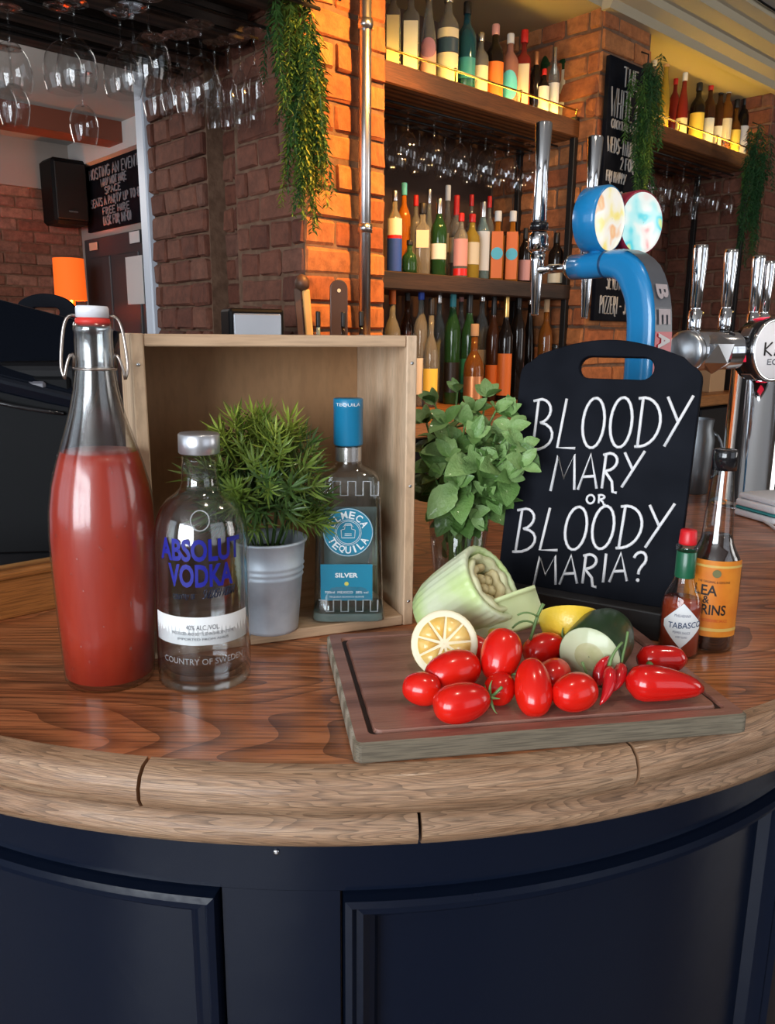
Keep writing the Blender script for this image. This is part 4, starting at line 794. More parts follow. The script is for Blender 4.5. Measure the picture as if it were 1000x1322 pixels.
sq_prof('inner_wall', [(r_ * .88, z + (.012 if z < .02 else 0)) for r_, z in prof[2:-4]], thin_glass('tequila_inner', (.93, .975, .965), 1.6, .06), ob)
sq_prof('glass_base', [(prof[1][0] * .96, .0015), (prof[2][0] * .97, .004), (prof[2][0] * .95, .011)], pm('aqua_base', (.55, .72, .68), .1, trans=.75, ior=1.2), ob)
rc = 19.2 * depth(DY(450, 545, Y0)) / F; z0, z1 = ZO(574, 0), ZO(514, 0)
TURQ = pm('turquoise_label', (.008, .20, .32), .4); TURQC = pm('turquoise_cap', (.01, .19, .36), .32, coat=.3)
lathe('cap', [(rc * .97, z0), (rc, z0 + .002), (rc * .985, z1 - .012), (rc, z1 - .0115), (rc, z1 - .001), (rc * .95, z1), (.001, z1 + .0004)], TURQC, ob, 36)
lathe('neck_band', [(tb[-1][0] + .0006, ZO(594, 0)), (tb[-1][0] + .0006, ZO(576, 0))], pm('foil_silver', (.6, .58, .56), .2, .8), ob, 30, cap=False)
print_cyl('cap_text', 'TEQUILA', .03, .004, PAPER, ob, rc + .0003, z1 - .0065)
yf = -tb[3][0] * .985 * asp - .0012
Mf = Matrix.Translation((0, yf, 0)) @ Matrix.Rotation(PI / 2, 4, 'X')
rd = 32.5 * depth(DY(450, 688, Y0 - .03)) / F; zc_ = ZO(688)
bm = bmesh.new(); bmesh.ops.create_circle(bm, cap_ends=True, radius=rd, segments=48, matrix=Matrix.Translation((0, yf, zc_)) @ Matrix.Rotation(PI / 2, 4, 'X')); link('round_label', tomesh('round_label', bm, False, False), TURQ, ob)
WI = pm('label_white_ink', (.70, .76, .78), .5)
def arc_text(txt, rad, a0, a1, size, top=True):
    for k, ch in enumerate(txt):
        a = R(a0 + (a1 - a0) * k / (len(txt) - 1)); M = Matrix.Translation((rad * math.cos(a), yf - .0006, zc_ + rad * math.sin(a))) @ Matrix.Rotation(PI / 2, 4, 'X') @ Matrix.Rotation(a - PI / 2 if top else a + PI / 2, 4, 'Z')
        print_flat('label_letter', ch, size * (.78 if ch not in 'IL' else (.25 if ch == 'I' else .62)), size, WI, ob, M, .02)
arc_text('OLMECA', rd * .72, 152, 28, rd * .30); arc_text('TEQUILA', rd * .72, 208, 332, rd * .30, False)
bm = bmesh.new()
for q in (.46, .52, .97): add_tube(bm, [(rd * q * math.cos(a), yf - .0003, zc_ + rd * q * math.sin(a)) for a in np.linspace(0, 2 * PI, 33)], .00035, 4)
for pl in ([(-.26, -.22), (.26, -.22), (.28, .1), (.14, .14), (.12, .3), (-.12, .3), (-.14, .14), (-.28, .1), (-.26, -.22)], [(-.14, -.05), (.14, -.05)], [(-.14, -.12), (.14, -.12)], [(-.2, .22), (-.1, .36), (.1, .36), (.2, .22)]): add_tube(bm, [(rd * x, yf - .0003, zc_ + rd * y) for x, y in pl], .0005, 4)
o = link('label_emblem', tomesh('label_emblem', bm, True), WI, ob); o['kind'] = 'stuff'
hw = 33.5 * depth(DY(450, 752, Y0 - .03)) / F; box('lower_label', (-hw - .002, hw - .002, yf - .0008, yf, ZO(776), ZO(729)), TURQ, ob, .0003)
yl = yf - .0012
print_flat('label_text', 'SILVER', .026, .0056, WI, ob, Matrix.Translation((-.002, yl, ZO(743))) @ Matrix.Rotation(PI / 2, 4, 'X'), .03)
print_flat('label_text', '700ml  MEXICO  38% vol', .05, .003, WI, ob, Matrix.Translation((-.002, yl, ZO(765))) @ Matrix.Rotation(PI / 2, 4, 'X')); print_flat('label_text', 'TEQUILA BLANCO SUAVE', .04, .0022, WI, ob, Matrix.Translation((-.002, yl, ZO(771))) @ Matrix.Rotation(PI / 2, 4, 'X'))
bm = bmesh.new(); bmesh.ops.create_circle(bm, cap_ends=True, radius=.0025, segments=12, matrix=Matrix.Translation((-.002, yl, ZO(754))) @ Matrix.Rotation(PI / 2, 4, 'X')); link('label_drop', tomesh('label_drop', bm, False, False), pm('lime_gold', (.55, .52, .10), .5), ob)
for y_, hgt in ((640, .016), (790, .014)):
    bm = bmesh.new(); zz = ZO(y_); n = 9; pts = []
    for k in range(n):
        x = -.034 + .068 * k / (n - 1); pts += [(x, yf - .0002, zz + (0 if k % 2 else hgt)), (x + .0085, yf - .0002, zz + (0 if k % 2 else hgt))]
    add_tube(bm, pts[:-1], .0011, 5); link('embossed_key_pattern', tomesh('embossed_key_pattern', bm, True), MATS['emboss_glass'], ob)
box('back_label', (-.030, .034, -yf * .93, -yf * .93 + .0005, ZO(748), ZO(668)), pm('back_label_grey', (.40, .46, .48), .6), ob)
# ================================================================== POTTED PLANT IN ZINC BUCKET
ZINC = pm('galvanised_zinc', (.46, .51, .58), .5, .3, col2=(.60, .65, .71), scale=28, detail=6, bump=.08)
pb = G(350, 810, ZC); Y0 = pb.y + .0
pot = thing('potted_plant', 'bushy green needle-leaf plant in galvanised zinc bucket', 'potted plant', (pb.x, pb.y, ZC))
dpt = lambda y: depth(DY(350, y, Y0)) / F
zt = DY(352, 694, Y0 ).z - ZC; rtp = 46.5 * dpt(694); rbt = 34.5 * dpt(815)
def zr_(f): return zt * f, rbt + (rtp - rbt) * f
pr_ = [(rbt * .9, .0008), (rbt, .0008)]
for f in (.04, .60, .615, .63, .66, .675, .69, .72, .735, .75, .97): 
    z_, r_ = zr_(f); pr_.append((r_ + (.0012 if f in (.615, .675, .735) else 0), z_))
pr_ += [(rtp + .002, zt * .98), (rtp + .0025, zt), (rtp, zt + .001), (rtp - .002, zt * .97), (rtp - .006, zt * .8)]
lathe('bucket', pr_, ZINC, pot, 48, cap=False); lathe('soil', [(.001, zt * .86), (rtp - .005, zt * .85)], pm('soil', (.03, .02, .014), .95), pot, 24, cap=False)
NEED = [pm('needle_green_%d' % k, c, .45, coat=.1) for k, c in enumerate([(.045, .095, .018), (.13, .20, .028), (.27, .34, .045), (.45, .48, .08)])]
def sprig_mesh(seed, ln, nl, bright):
    rnd = random.Random(seed); bm = bmesh.new(); add_tube(bm, [(0, 0, -ln * .6), (0, 0, ln * .5), (0, 0, ln)], [.0012, .001, .0006], 5)
    for k in range(nl):
        f = k / (nl - 1); z = ln * (.05 + .93 * f ** .8); a = k * 2.4 + rnd.uniform(-.3, .3); el = .15 + .75 * f + rnd.uniform(-.15, .15); L_ = rnd.uniform(.020, .032) * (1.05 - .2 * f); wd = .0015
        d = Vector((math.cos(a) * math.cos(el), math.sin(a) * math.cos(el), math.sin(el))); sd = Vector((-math.sin(a), math.cos(a), 0)); nrm = d.cross(sd)
        b0 = Vector((0, 0, z)); m_ = b0 + d * L_ * .5 - Vector((0, 0, .0012)); tip = b0 + d * L_ + Vector((0, 0, .0008))
        v = [bm.verts.new(q) for q in (b0 - sd * wd * .4, b0 + sd * wd * .4, m_ + sd * wd, tip, m_ - sd * wd, m_ + nrm * .0009)]
        bm.faces.new((v[0], v[1], v[5])); bm.faces.new((v[1], v[2], v[5])); bm.faces.new((v[2], v[3], v[5])); bm.faces.new((v[3], v[4], v[5])); bm.faces.new((v[4], v[0], v[5]))
    return tomesh('sprig', bm, True, False)
SPM = []
for q in range(4):
    for k in range(3):
        me = sprig_mesh(q * 10 + k, .03, 22, q); me.materials.append(NEED[q]); SPM.append((q, me))
rnd = random.Random(11); cz_ = DY(345, 628, Y0).z - ZC; rad_ = 76 * dpt(618)
for k in range(120):
    u_ = rnd.random(); th_ = rnd.uniform(0, 2 * PI); el = math.asin(-.75 + 1.75 * u_); rr = rnd.uniform(.45, 1.0) ** .6
    d = Vector((math.cos(th_) * math.cos(el), math.sin(th_) * math.cos(el), math.sin(el))); p = Vector((-.008, .0, cz_)) + Vector((d.x * rad_ * 1.0, d.y * rad_ * .78, d.z * rad_ * 1.03)) * rr * .84
    if p.y > .055: p.y = .055
    q = min(3, int(max(0, (rr - .55) * 3.2 + .9 * max(0, d.z) + rnd.uniform(-.4, .7)))); me = rnd.choice([m_ for i_, m_ in SPM if i_ == q])  # yellow-green tips outside; shade of inner gaps put into darker greens
    dd = (d + Vector((0, 0, .55)) + Vector((rnd.uniform(-.3, .3), rnd.uniform(-.3, .3), 0))).normalized()
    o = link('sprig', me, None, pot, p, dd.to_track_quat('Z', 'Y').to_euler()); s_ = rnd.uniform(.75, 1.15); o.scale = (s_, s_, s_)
for k in range(14):
    a = k * 2.4; r_ = .012 + .003 * (k % 5); tube('stem', bez((r_ * math.cos(a) * .5, r_ * math.sin(a) * .5, zt * .84), (r_ * math.cos(a), r_ * math.sin(a), zt), (.03 * math.cos(a), .03 * math.sin(a), zt + .03), (.035 * math.cos(a), .03 * math.sin(a), cz_ + .02), 6), .0012, NEED[0], pot, 5)
# ================================================================== CHOPPING BOARD
BX, BY, BPSI, BW, BD, BH = -.0249, .5777, .169, .348, .2427, .019
cbd = thing('chopping_board', 'dark wooden chopping board with juice groove and grey sides', 'chopping board', (BX, BY, ZB), (0, 0, BPSI))
ZT_ = ZB + BH
bm = bmesh.new(); ins = [(0, BH), (.0135, BH), (.015, BH - .0035), (.0185, BH - .0035), (.020, BH)]
def rrect(o_, z, rc_=.006):
    pts = []
    for cx_, cy_, a0 in ((BW - o_, BD - o_, 0), (o_, BD - o_, 90), (o_, o_, 180), (BW - o_, o_, 270)):
        sx, sy = (-1 if cx_ > BW / 2 else 1), (-1 if cy_ > BD / 2 else 1)
        for k in range(5): a = R(a0 + 90 * k / 4); pts.append((cx_ + sx * rc_ + rc_ * math.cos(a), cy_ + sy * rc_ + rc_ * math.sin(a), z))
    return pts
loops = [[bm.verts.new(p) for p in rrect(.0022, BH - .0002)]] + [[bm.verts.new(p) for p in rrect(o_, z)] for o_, z in ins[1:]]
n = len(loops[0])
for A_, B_ in zip(loops, loops[1:]):
    for k in range(n): bm.faces.new((A_[k], A_[(k + 1) % n], B_[(k + 1) % n], B_[k]))
bm.faces.new(loops[-1]); link('board_face', tomesh('board_face', bm), BOARDW, cbd)
bm = bmesh.new(); loops = [[bm.verts.new(p) for p in rrect(o_, z)] for o_, z in ((.002, 0.0002), (0, .002), (0, BH - .002), (.0022, BH - .0002))]
for A_, B_ in zip(loops, loops[1:]):
    for k in range(n): bm.faces.new((A_[k], A_[(k + 1) % n], B_[(k + 1) % n], B_[k]))
bm.faces.new(loops[0][::-1]); link('board_side', tomesh('board_side', bm), BOARDE, cbd)
groove = pm('groove_dark', (.030, .012, .008), .6)
bm = bmesh.new(); loops = [[bm.verts.new(p) for p in rrect(o_, BH - .0030)] for o_ in (.0149, .0186)]
for k in range(n): bm.faces.new((loops[0][k], loops[0][(k + 1) % n], loops[1][(k + 1) % n], loops[1][k]))
link('juice_groove', tomesh('juice_groove', bm), groove, cbd)
# ================================================================== VEGETABLES
TOM = pm('tomato_skin', (.62, .006, .004), .22, coat=.3, col2=(.72, .014, .005), scale=12)
PEPR = pm('pepper_skin', (.56, .006, .005), .18, coat=.4, col2=(.64, .010, .006), scale=10)
STEMG = pm('vine_green', (.10, .19, .05), .55, col2=(.16, .26, .09), scale=30)
def axis_rot(d): return Vector(d).normalized().to_track_quat('Z', 'X').to_euler()
def tomato(px, py, lift, ln, wd, d, label, calyx=False):
    p = G(px, py, ZT_ + lift); o = thing('plum_tomato', label, 'tomato', p, axis_rot(d), 'plum tomatoes on the board')
    pr_ = []
    for k in range(17):
        a = -PI / 2 + PI * k / 16; z = math.sin(a); r_ = math.cos(a) ** .82 * (1 - .08 * z); pr_.append((max(r_ * wd, .0003), z * ln * (1 if abs(z) < .97 else .985)))
    lathe('flesh', pr_, TOM, o, 28, cap=False)
    if calyx:
        for k in range(5):
            a = k * 2 * PI / 5; tube('sepal', bez((0, 0, ln * .99), (.006 * math.cos(a), .006 * math.sin(a), ln * 1.05), (.011 * math.cos(a), .011 * math.sin(a), ln * 1.0), (.015 * math.cos(a), .015 * math.sin(a), ln * 1.12), 5), [.0016, .0018, .0014, .001, .0007, .0003], STEMG, o, 5)
        tube('stalk', bez((0, 0, ln * .98), (0, 0, ln * 1.2), (.004, 0, ln * 1.3), (.008, .002, ln * 1.45), 5), .0014, STEMG, o, 6)
    return o
tomato(544, 889, .0150, .0175, .0150, (-1, .1, .1), 'small plum tomato at the left end of the pile')
tomato(584, 866, .0230, .0265, .0185, (-.9, -.35, -.1), 'large plum tomato lying on top of the left pile')
tomato(596, 907, .0172, .0255, .0172, (1, .35, .05), 'plum tomato lying in front at the left of the board', True)
tomato(646, 846, .0340, .0255, .0185, (-.28, -.55, -.75), 'plum tomato leaning upright in the middle of the pile')
tomato(604, 838, .0170, .0240, .0160, (-.9, .1, .2), 'plum tomato behind the left pile below the lemon half')
tomato(645, 888, .0140, .0160, .0140, (.3, .8, .3), 'small tomato half hidden between two larger ones', True)
tomato(688, 887, .0200, .0265, .0165, (.02, .72, .66), 'plum tomato standing upright at the centre front')
tomato(741, 894, .0172, .0215, .0172, (-.85, -.5, 0), 'plum tomato with pale dimple right of the centre one')
tomato(702, 838, .0180, .0220, .0165, (.8, .3, .2), 'dark red tomato in shade behind the centre', True)
tomato(715, 872, .0155, .0200, .0155, (.5, .8, .1), 'tomato tucked between the centre pair, mostly hidden')
# red peppers
def pepper(px, py, lift, label, pts, rads, stem=None, group='red peppers on the board'):
    p = G(px, py, ZT_ + lift); o = thing('red_pepper', label, 'pepper', p, (0, 0, 0), group)
    tube('flesh', pts, rads, PEPR, o, 20)
    if stem: tube('stalk', stem[0], stem[1], STEMG, o, 7)
    return o
def taper(p0, p1, bend, rads):
    P_ = bez(p0, Vector(p0).lerp(Vector(p1), .33) + Vector(bend), Vector(p0).lerp(Vector(p1), .66) + Vector(bend), p1, len(rads) - 1); return P_, rads
P_, r_ = taper((-.034, -.002, .002), (.036, .004, -.006), (0, 0, .003), [.005, .0142, .0165, .0165, .0160, .0152, .0140, .0125, .0108, .0085, .004])
pepper(857, 884, .0168, 'big smooth red pepper lying at the right front of the board', P_, r_)
P_, r_ = taper((-.020, 0, 0), (.028, .006, -.002), (0, 0, .003), [.005, .0120, .0135, .0130, .0125, .0128, .0110, .0050])
pepper(850, 853, .0140, 'crumpled shiny red pepper at the back right corner of the board', P_, r_, (bez((-.012, -.011, .002), (-.016, -.014, 0), (-.012, -.017, -.003), (-.004, -.018, -.004), 6), .0032))
CH = pm('chilli_skin', (.50, .008, .012), .14, coat=.7)
def chilli(a, b, h1, h2, bend, wd, label, stem):
    p = G(*a, ZT_ + h1); q = G(*b, ZT_ + h2); d = q - p; o = thing('red_chilli', label, 'chilli', p, (0, 0, 0), 'chillies on the board')
    tube('flesh', bez((0, 0, 0), d * .33 + Vector(bend), d * .66 + Vector(bend), d, 9), [wd * f for f in (.55, .9, 1, 1, .95, .85, .72, .56, .36, .08)], CH, o, 12)
    tube('stalk', bez((0, 0, 0), Vector(stem[0]), Vector(stem[1]), Vector(stem[2]), 7), [.0020, .0018, .0015, .0013, .0012, .0012, .0012, .0013], STEMG, o, 6)
chilli((772, 884), (786, 847), .012, .036, (-.004, 0, .004), .0058, 'thin red chilli pointing up in front of the cucumber', [(-.006, 0, -.004), (-.012, -.002, .012), (-.016, 0, .022)])
chilli((786, 862), (774, 910), .030, .006, (.004, -.003, .0), .0062, 'red chilli curving down to the board beside the tomato', [(.001, .002, .01), (.006, .002, .018), (.012, .006, .022)])
chilli((801, 858), (790, 893), .027, .012, (.002, -.003, 0), .0062, 'red chilli with long grey green stalk beside big pepper', [(.001, .002, .008), (.005, .004, .016), (.006, .006, .030)])
# cucumber
cp = G(760, 848, ZT_ + .029); cu = thing('cucumber', 'cut dark green cucumber with pale slice facing the viewer', 'cucumber', cp, axis_rot((.50, .84, .05)))
cu.scale = (1.27, 1.27, 1.1)
CG = pm('cucumber_skin', (.012, .035, .012), .4, coat=.2, col2=(.03, .07, .02), scale=20); CF = pm('cucumber_flesh', (.42, .47, .27), .35, col2=(.52, .55, .36), scale=30, coat=.3); CS = pm('cucumber_core', (.36, .36, .17), .35, col2=(.44, .43, .24), scale=90)
lathe('skin', [(.0228, 0), (.0232, .002), (.0235, .02), (.023, .045), (.019, .062), (.010, .070), (.001, .072)], CG, cu, 32, cap=False)
lathe('flesh', [(.0005, .0002), (.0222, .0), (.0228, .001)], CF, cu, 32, cap=False)
lathe('core', [(.0005, -.0006), (.0095, -.0004), (.0110, 0.0001)], CS, cu, 24, cap=False)
# lemons
LZ = pm('lemon_zest', (.80, .52, .03), .35, coat=.25, col2=(.84, .60, .06), scale=14, bump=.12, bscale=320); PITH = pm('lemon_pith', (.78, .72, .52), .6); PULP = pm('lemon_pulp', (.80, .47, .09), .25, coat=.4, col2=(.84, .58, .20), scale=40, sss=.15); PULP2 = pm('lemon_membrane', (.80, .70, .46), .4)
def half_lemon(p, d, rad, label, tipl=.62, grp='lemon halves on the board'):
    o = thing('lemon_half', label, 'lemon', p, axis_rot(d), grp)
    pr_ = [(rad, 0)] + [(rad * math.cos(a) ** .85, -rad * 1.0 * math.sin(a)) for a in np.linspace(.1, 1.35, 9)] + [(rad * .20, -rad * 1.04), (rad * .16, -rad * 1.12), (.0003, -rad * 1.15)]
    lathe('zest', pr_, LZ, o, 32, cap=False); lathe('pith', [(rad * .80, .0001), (rad * .90, .0004), (rad * .985, .0002), (rad, -.0008)], PITH, o, 32, cap=False)
    lathe('membrane', [(.0003, .0002), (rad * .82, .0002)], PULP2, o, 32, cap=False)
    for k in range(9):
        a0, a1 = 2 * PI * k / 9 + .02, 2 * PI * (k + 1) / 9 - .02; am = (a0 + a1) / 2; bm = bmesh.new(); pts = [(rad * .14 * math.cos(am), rad * .14 * math.sin(am))] + [(rad * .79 * math.cos(a), rad * .79 * math.sin(a)) for a in np.linspace(a0 + .02, a1 - .02, 6)]
        top = [bm.verts.new((x, y, .0012)) for x, y in pts]; low = [bm.verts.new((x, y, .0)) for x, y in pts]; c_ = bm.verts.new((rad * .5 * math.cos(am), rad * .5 * math.sin(am), .0019))
        for i in range(len(pts)): j = (i + 1) % len(pts); bm.faces.new((top[i], top[j], c_)); bm.faces.new((low[i], low[j], top[j], top[i]))
        link('segment', tomesh('segment', bm, True), PULP, o)
    return o
half_lemon(G(573, 831, ZT_ + .0300), (-.18, -.92, .42), .0325, 'cut lemon half showing its flesh at the left of the pile')
half_lemon(G(738, 796, ZT_ + .0370), (.10, .62, .78), .0340, 'lemon half lying cut side up behind the cucumber')
half_lemon(G(650, 820, ZT_ + .0165), (.3, .6, .75), .0165, 'small lemon piece peeking out below the celery')
# celery heart
CEL = pm('celery_skin', (.50, .58, .26), .42, coat=.15, col2=(.66, .70, .46), scale=6, stretch=(1, 1, 1), bump=.0); CELC = pm('celery_cut', (.66, .60, .34), .5, col2=(.58, .44, .20), scale=40); CELW = pm('celery_base_white', (.66, .72, .50), .45, coat=.15, col2=(.50, .64, .26), scale=14, lo=.4, hi=.6)
ca = Vector((.66, -.40, .60)).normalized()
ce = thing('celery_heart', 'pale green celery stump with cut end facing right', 'celery', G(606, 768, ZT_ + .048), axis_rot(ca)); ce.scale = (1.08, 1.08, 1.08)
def ribbed(name, pr_, mat, par, seg=96, ribs=26, amp=.018, loc=(0, 0, 0), cap=False, ox=1.0):
    b = bmesh.new(); rings = []
    for r_, z in pr_: rings.append([b.verts.new((r_ * (1 + amp * math.cos(ribs * 2 * PI * k / seg)) * math.cos(2 * PI * k / seg) * ox, r_ * (1 + amp * math.cos(ribs * 2 * PI * k / seg)) * math.sin(2 * PI * k / seg), z)) for k in range(seg)])
    for A_, B_ in zip(rings, rings[1:]):
        for k in range(seg): b.faces.new((A_[k], A_[(k + 1) % seg], B_[(k + 1) % seg], B_[k]))
    if cap: b.faces.new(rings[0]); b.faces.new(rings[-1])
    return link(name, tomesh(name, b, True), mat, par, loc)
ribbed('outer_stalk', [(.004, -.060), (.020, -.059), (.029, -.052), (.0345, -.038), (.0375, -.02), (.0390, .0), (.0400, .022), (.0402, .029), (.0385, .0305), (.0345, .0300), (.0335, .027), (.032, .012), (.02, .010)], CELW, ce, ribs=30, amp=.014)
def crescent(r_, th_, a0, a1, z0, z1, mat, name='inner_stalk'):
    bm = bmesh.new(); n_ = 14; rows = []
    for k in range(n_ + 1):
        a = R(a0 + (a1 - a0) * k / n_); t_ = th_ * math.sin(PI * (.12 + .76 * k / n_)) ** .6; zz_ = z1 + .0015 * math.sin(k * 1.7 + r_ * 900)
        rows.append([bm.verts.new((q_ * math.cos(a), q_ * math.sin(a), z_)) for q_, z_ in ((r_ - t_, z0), (r_ - t_, zz_ - .001), (r_ - t_ * .5, zz_), (r_ + t_ * .5, zz_ + .0004), (r_ + t_, zz_ - .001), (r_ + t_, z0))])
    for A_, B_ in zip(rows, rows[1:]):
        for k in range(6): bm.faces.new((A_[k], A_[(k + 1) % 6], B_[(k + 1) % 6], B_[k]))
    bm.faces.new(rows[0]); bm.faces.new(rows[-1][::-1]); return link(name, tomesh(name, bm, True), mat, ce)
CELP = pm('celery_cut_pale', (.62, .64, .36), .45, col2=(.70, .68, .44), scale=50)
crescent(.0285, .0042, 20, 200, .008, .0310, CELP); crescent(.0280, .0042, 215, 370, .008, .0290, CELP); crescent(.0195, .0036, 110, 300, .008, .0275, CELC); crescent(.0190, .0034, -40, 90, .008, .0255, CELC)
for k in range(4): a = k * 1.6 + .3; ribbed('heart_stalk', [(.0050, .006), (.0056, .018), (.0050, .0235), (.003, .0255), (.0005, .0258)], CELC, ce, 24, 8, .05, (.0075 * math.cos(a), .0075 * math.sin(a), 0))
# a loose stalk in front of the heart: crescent section swept along its length
cs = thing('celery_stick', 'light green celery stick lying against the celery stump', 'celery', DY(652, 792, G(606, 768, ZT_ + .048).y - .030), axis_rot((.86, .02, .34)))
bm = bmesh.new(); rings = []
for z, f in ((-.040, .55), (-.036, .8), (-.02, .98), (0, 1), (.02, 1), (.038, .96)):
    sec = [(.021 * f * math.cos(a) * (1 + .03 * math.cos(8 * a)), .016 * f * math.sin(a) * (1 + .03 * math.cos(8 * a))) for a in np.linspace(PI, 2 * PI, 15)] + [(.017 * f * math.cos(a), .006 * f * math.sin(a)) for a in np.linspace(2 * PI, PI, 10)]
    rings.append([bm.verts.new((x, y + .006, z)) for x, y in sec])
for A_, B_ in zip(rings, rings[1:]):
    for k in range(len(A_)): bm.faces.new((A_[k], A_[(k + 1) % len(A_)], B_[(k + 1) % len(A_)], B_[k]))
bm.faces.new(rings[0]); bm.faces.new(rings[-1]); link('stalk', tomesh('stalk', bm, True), CEL, cs)
# loose vine stalks between the tomatoes
vn = thing('tomato_vine', 'thin green tomato vine twig sticking up behind the tomatoes', 'vine', G(684, 826, ZT_ + .03))
tube('twig', bez((0, 0, 0), (.004, 0, .012), (.004, .002, .022), (.012, .004, .036), 8), [.0016] * 8 + [.002], STEMG, vn, 6); tube('side_twig', bez((.004, .001, .016), (-.004, 0, .022), (-.012, 0, .020), (-.018, 0, .012), 6), .0011, STEMG, vn, 6); tube('side_twig', bez((.006, .001, .024), (-.002, -.002, .030), (-.008, -.002, .030), (-.014, -.002, .026), 6), .0010, STEMG, vn, 6)
# ================================================================== SAUCE BOTTLES
pb = G(911, 832, ZB); Y0 = pb.y; lp2 = thing('brown_sauce_bottle', 'tall dark sauce bottle with orange label and black cap', 'bottle', (pb.x, pb.y, ZB), (0, 0, R(-20)))
tb = pxprof(922, Y0, [(826, 31.5), (740, 33.5), (728, 33), (716, 29.5), (706, 24), (698, 20.5), (690, 19), (660, 17), (630, 14.5), (610, 13.2), (604, 13)])
prof = [(tb[0][0] * .85, .0006), (tb[0][0] - .001, .002), (tb[0][0], .006)] + [(r_, z - ZB) for r_, z in tb[1:]]
lathe('glass', prof, thin_glass('sauce_glass', (.93, .94, .94), 2.0, .05), lp2, 40, cap=False)
zl = DY(922, 690, Y0).z - ZB; SAUCE = pm('dark_sauce', (.022, .008, .005), .2, coat=.5)
lathe('sauce', [(.001, .003), (prof[1][0] - .001, .003)] + [(r_ - .0012, z) for r_, z in prof[2:] if z < zl] + [(rad_at(prof, zl) - .0012, zl), (.001, zl)], SAUCE, lp2, 40, cap=False)
rc = 15.5 * depth(DY(922, 590, Y0)) / F; z0, z1 = DY(922, 606, Y0).z - ZB, DY(922, 580, Y0).z - ZB
lathe('cap', [(rc, z0), (rc, z1 - .002), (rc * .9, z1), (rc * .6, z1 + .0004), (.001, z1 - .001)], BLACKG, lp2, 28)
ZLq = lambda y: DY(922, y, Y0 - .02).z - ZB; rq = tb[1][0] + .0005
OLAB = pm('orange_label', (.58, .15, .010), .5, col2=(.68, .24, .018), scale=30); patch_cyl('label', rq, -PI / 2 - 1.5, -PI / 2 + 1.15, ZLq(819), ZLq(722), OLAB, lp2, 28)
INK = pm('label_black_ink', (.012, .008, .006), .5); patch_cyl('label_band', rq + .0003, -PI / 2 - 1.5, -PI / 2 + 1.15, ZLq(731), ZLq(728), pm('label_gold', (.62, .40, .10), .4), lp2, 28); patch_cyl('label_band', rq + .0003, -PI / 2 - 1.5, -PI / 2 + 1.15, ZLq(812), ZLq(808), MATS['label_gold'], lp2, 28)
print_cyl('label_text', 'LEA', .024, .0118, INK, lp2, rq + .0005, ZLq(760), -PI / 2 - .26, .02); print_cyl('label_text', '&', .007, .0085, INK, lp2, rq + .0005, ZLq(772), -PI / 2 - .22, .02); print_cyl('label_text', 'PERRINS', .046, .0118, INK, lp2, rq + .0005, ZLq(784.5), -PI / 2 - .26, .02)
print_cyl('label_text', 'THE ORIGINAL & GENUINE', .034, .0026, INK, lp2, rq + .0005, ZLq(749), -PI / 2); print_cyl('label_text', 'WORCESTERSHIRE SAUCE', .036, .0034, pm('label_red_ink', (.45, .03, .01), .5), lp2, rq + .0005, ZLq(798), -PI / 2)
bm = bmesh.new(); bmesh.ops.create_circle(bm, cap_ends=True, radius=.0045, segments=16, matrix=Matrix.Translation((.002, -rq - .0008, ZLq(738))) @ Matrix.Rotation(PI / 2, 4, 'X')); link('label_seal', tomesh('label_seal', bm, False, False), pm('seal_olive', (.14, .13, .04), .5), lp2)
pb = G(874, 843, ZB); Y0 = pb.y; tbt = thing('hot_sauce_bottle', 'small red hot sauce bottle with white diamond label and red cap', 'bottle', (pb.x, pb.y, ZB), (0, 0, R(-16)))
tb = pxprof(876, Y0, [(838, 25), (800, 25.5), (780, 25), (766, 21.5), (755, 16), (748, 12.8), (742, 12), (714, 11.8), (706, 11.5), (700, 11)])
prof = [(tb[0][0] * .85, .0006), (tb[0][0] - .001, .002), (tb[0][0], .005)] + [(r_, z - ZB) for r_, z in tb[1:]]
lathe('glass', prof, CLEAR, tbt, 36, cap=False); zl = DY(876, 772, Y0).z - ZB
HOT = pm('hot_sauce', (.28, .035, .012), .25, coat=.4, sss=.2); lathe('sauce', [(.001, .003), (prof[1][0] - .001, .003)] + [(r_ - .0012, z) for r_, z in prof[2:] if z < zl] + [(rad_at(prof, zl) - .0012, zl), (.001, zl)], HOT, tbt, 36, cap=False)
dq = depth(DY(876, 720, Y0)) / F; zy = lambda y: DY(876, y, Y0).z - ZB
lathe('neck_sleeve', [(12.6 * dq, zy(744)), (12.8 * dq, zy(742)), (12.6 * dq, zy(712)), (12 * dq, zy(711))], pm('sleeve_green', (.008, .10, .045), .35, coat=.3), tbt, 28, cap=False)
lathe('collar', [(11.5 * dq, zy(711)), (14 * dq, zy(709)), (14 * dq, zy(704)), (11 * dq, zy(702))], CLEAR, tbt, 28, cap=False)
lathe('cap', [(11 * dq, zy(702)), (11.2 * dq, zy(700)), (10.2 * dq, zy(685)), (9 * dq, zy(683.5)), (.0005, zy(683))], pm('cap_red', (.62, .012, .018), .35), tbt, 24)
rq = tb[1][0] + .0006; zc_ = DY(876, 808, Y0 - .02).z - ZB; bm = bmesh.new(); hw, hh = 25 * dq, 30 * dq; nn = 14
rows = []
for j in range(nn + 1):
    f = -1 + 2 * j / nn; wj = hw * min(1, (1 - abs(f)) * 1.15 + .02); rows.append([bm.verts.new((rq * math.cos(-PI / 2 + (wj * (-1 + 2 * k / 10)) / rq), rq * math.sin(-PI / 2 + (wj * (-1 + 2 * k / 10)) / rq), zc_ + hh * f)) for k in range(11)])
for A_, B_ in zip(rows, rows[1:]):
    for k in range(10): bm.faces.new((A_[k], A_[k + 1], B_[k + 1], B_[k]))
link('diamond_label', tomesh('diamond_label', bm, True, False), PAPER, tbt)
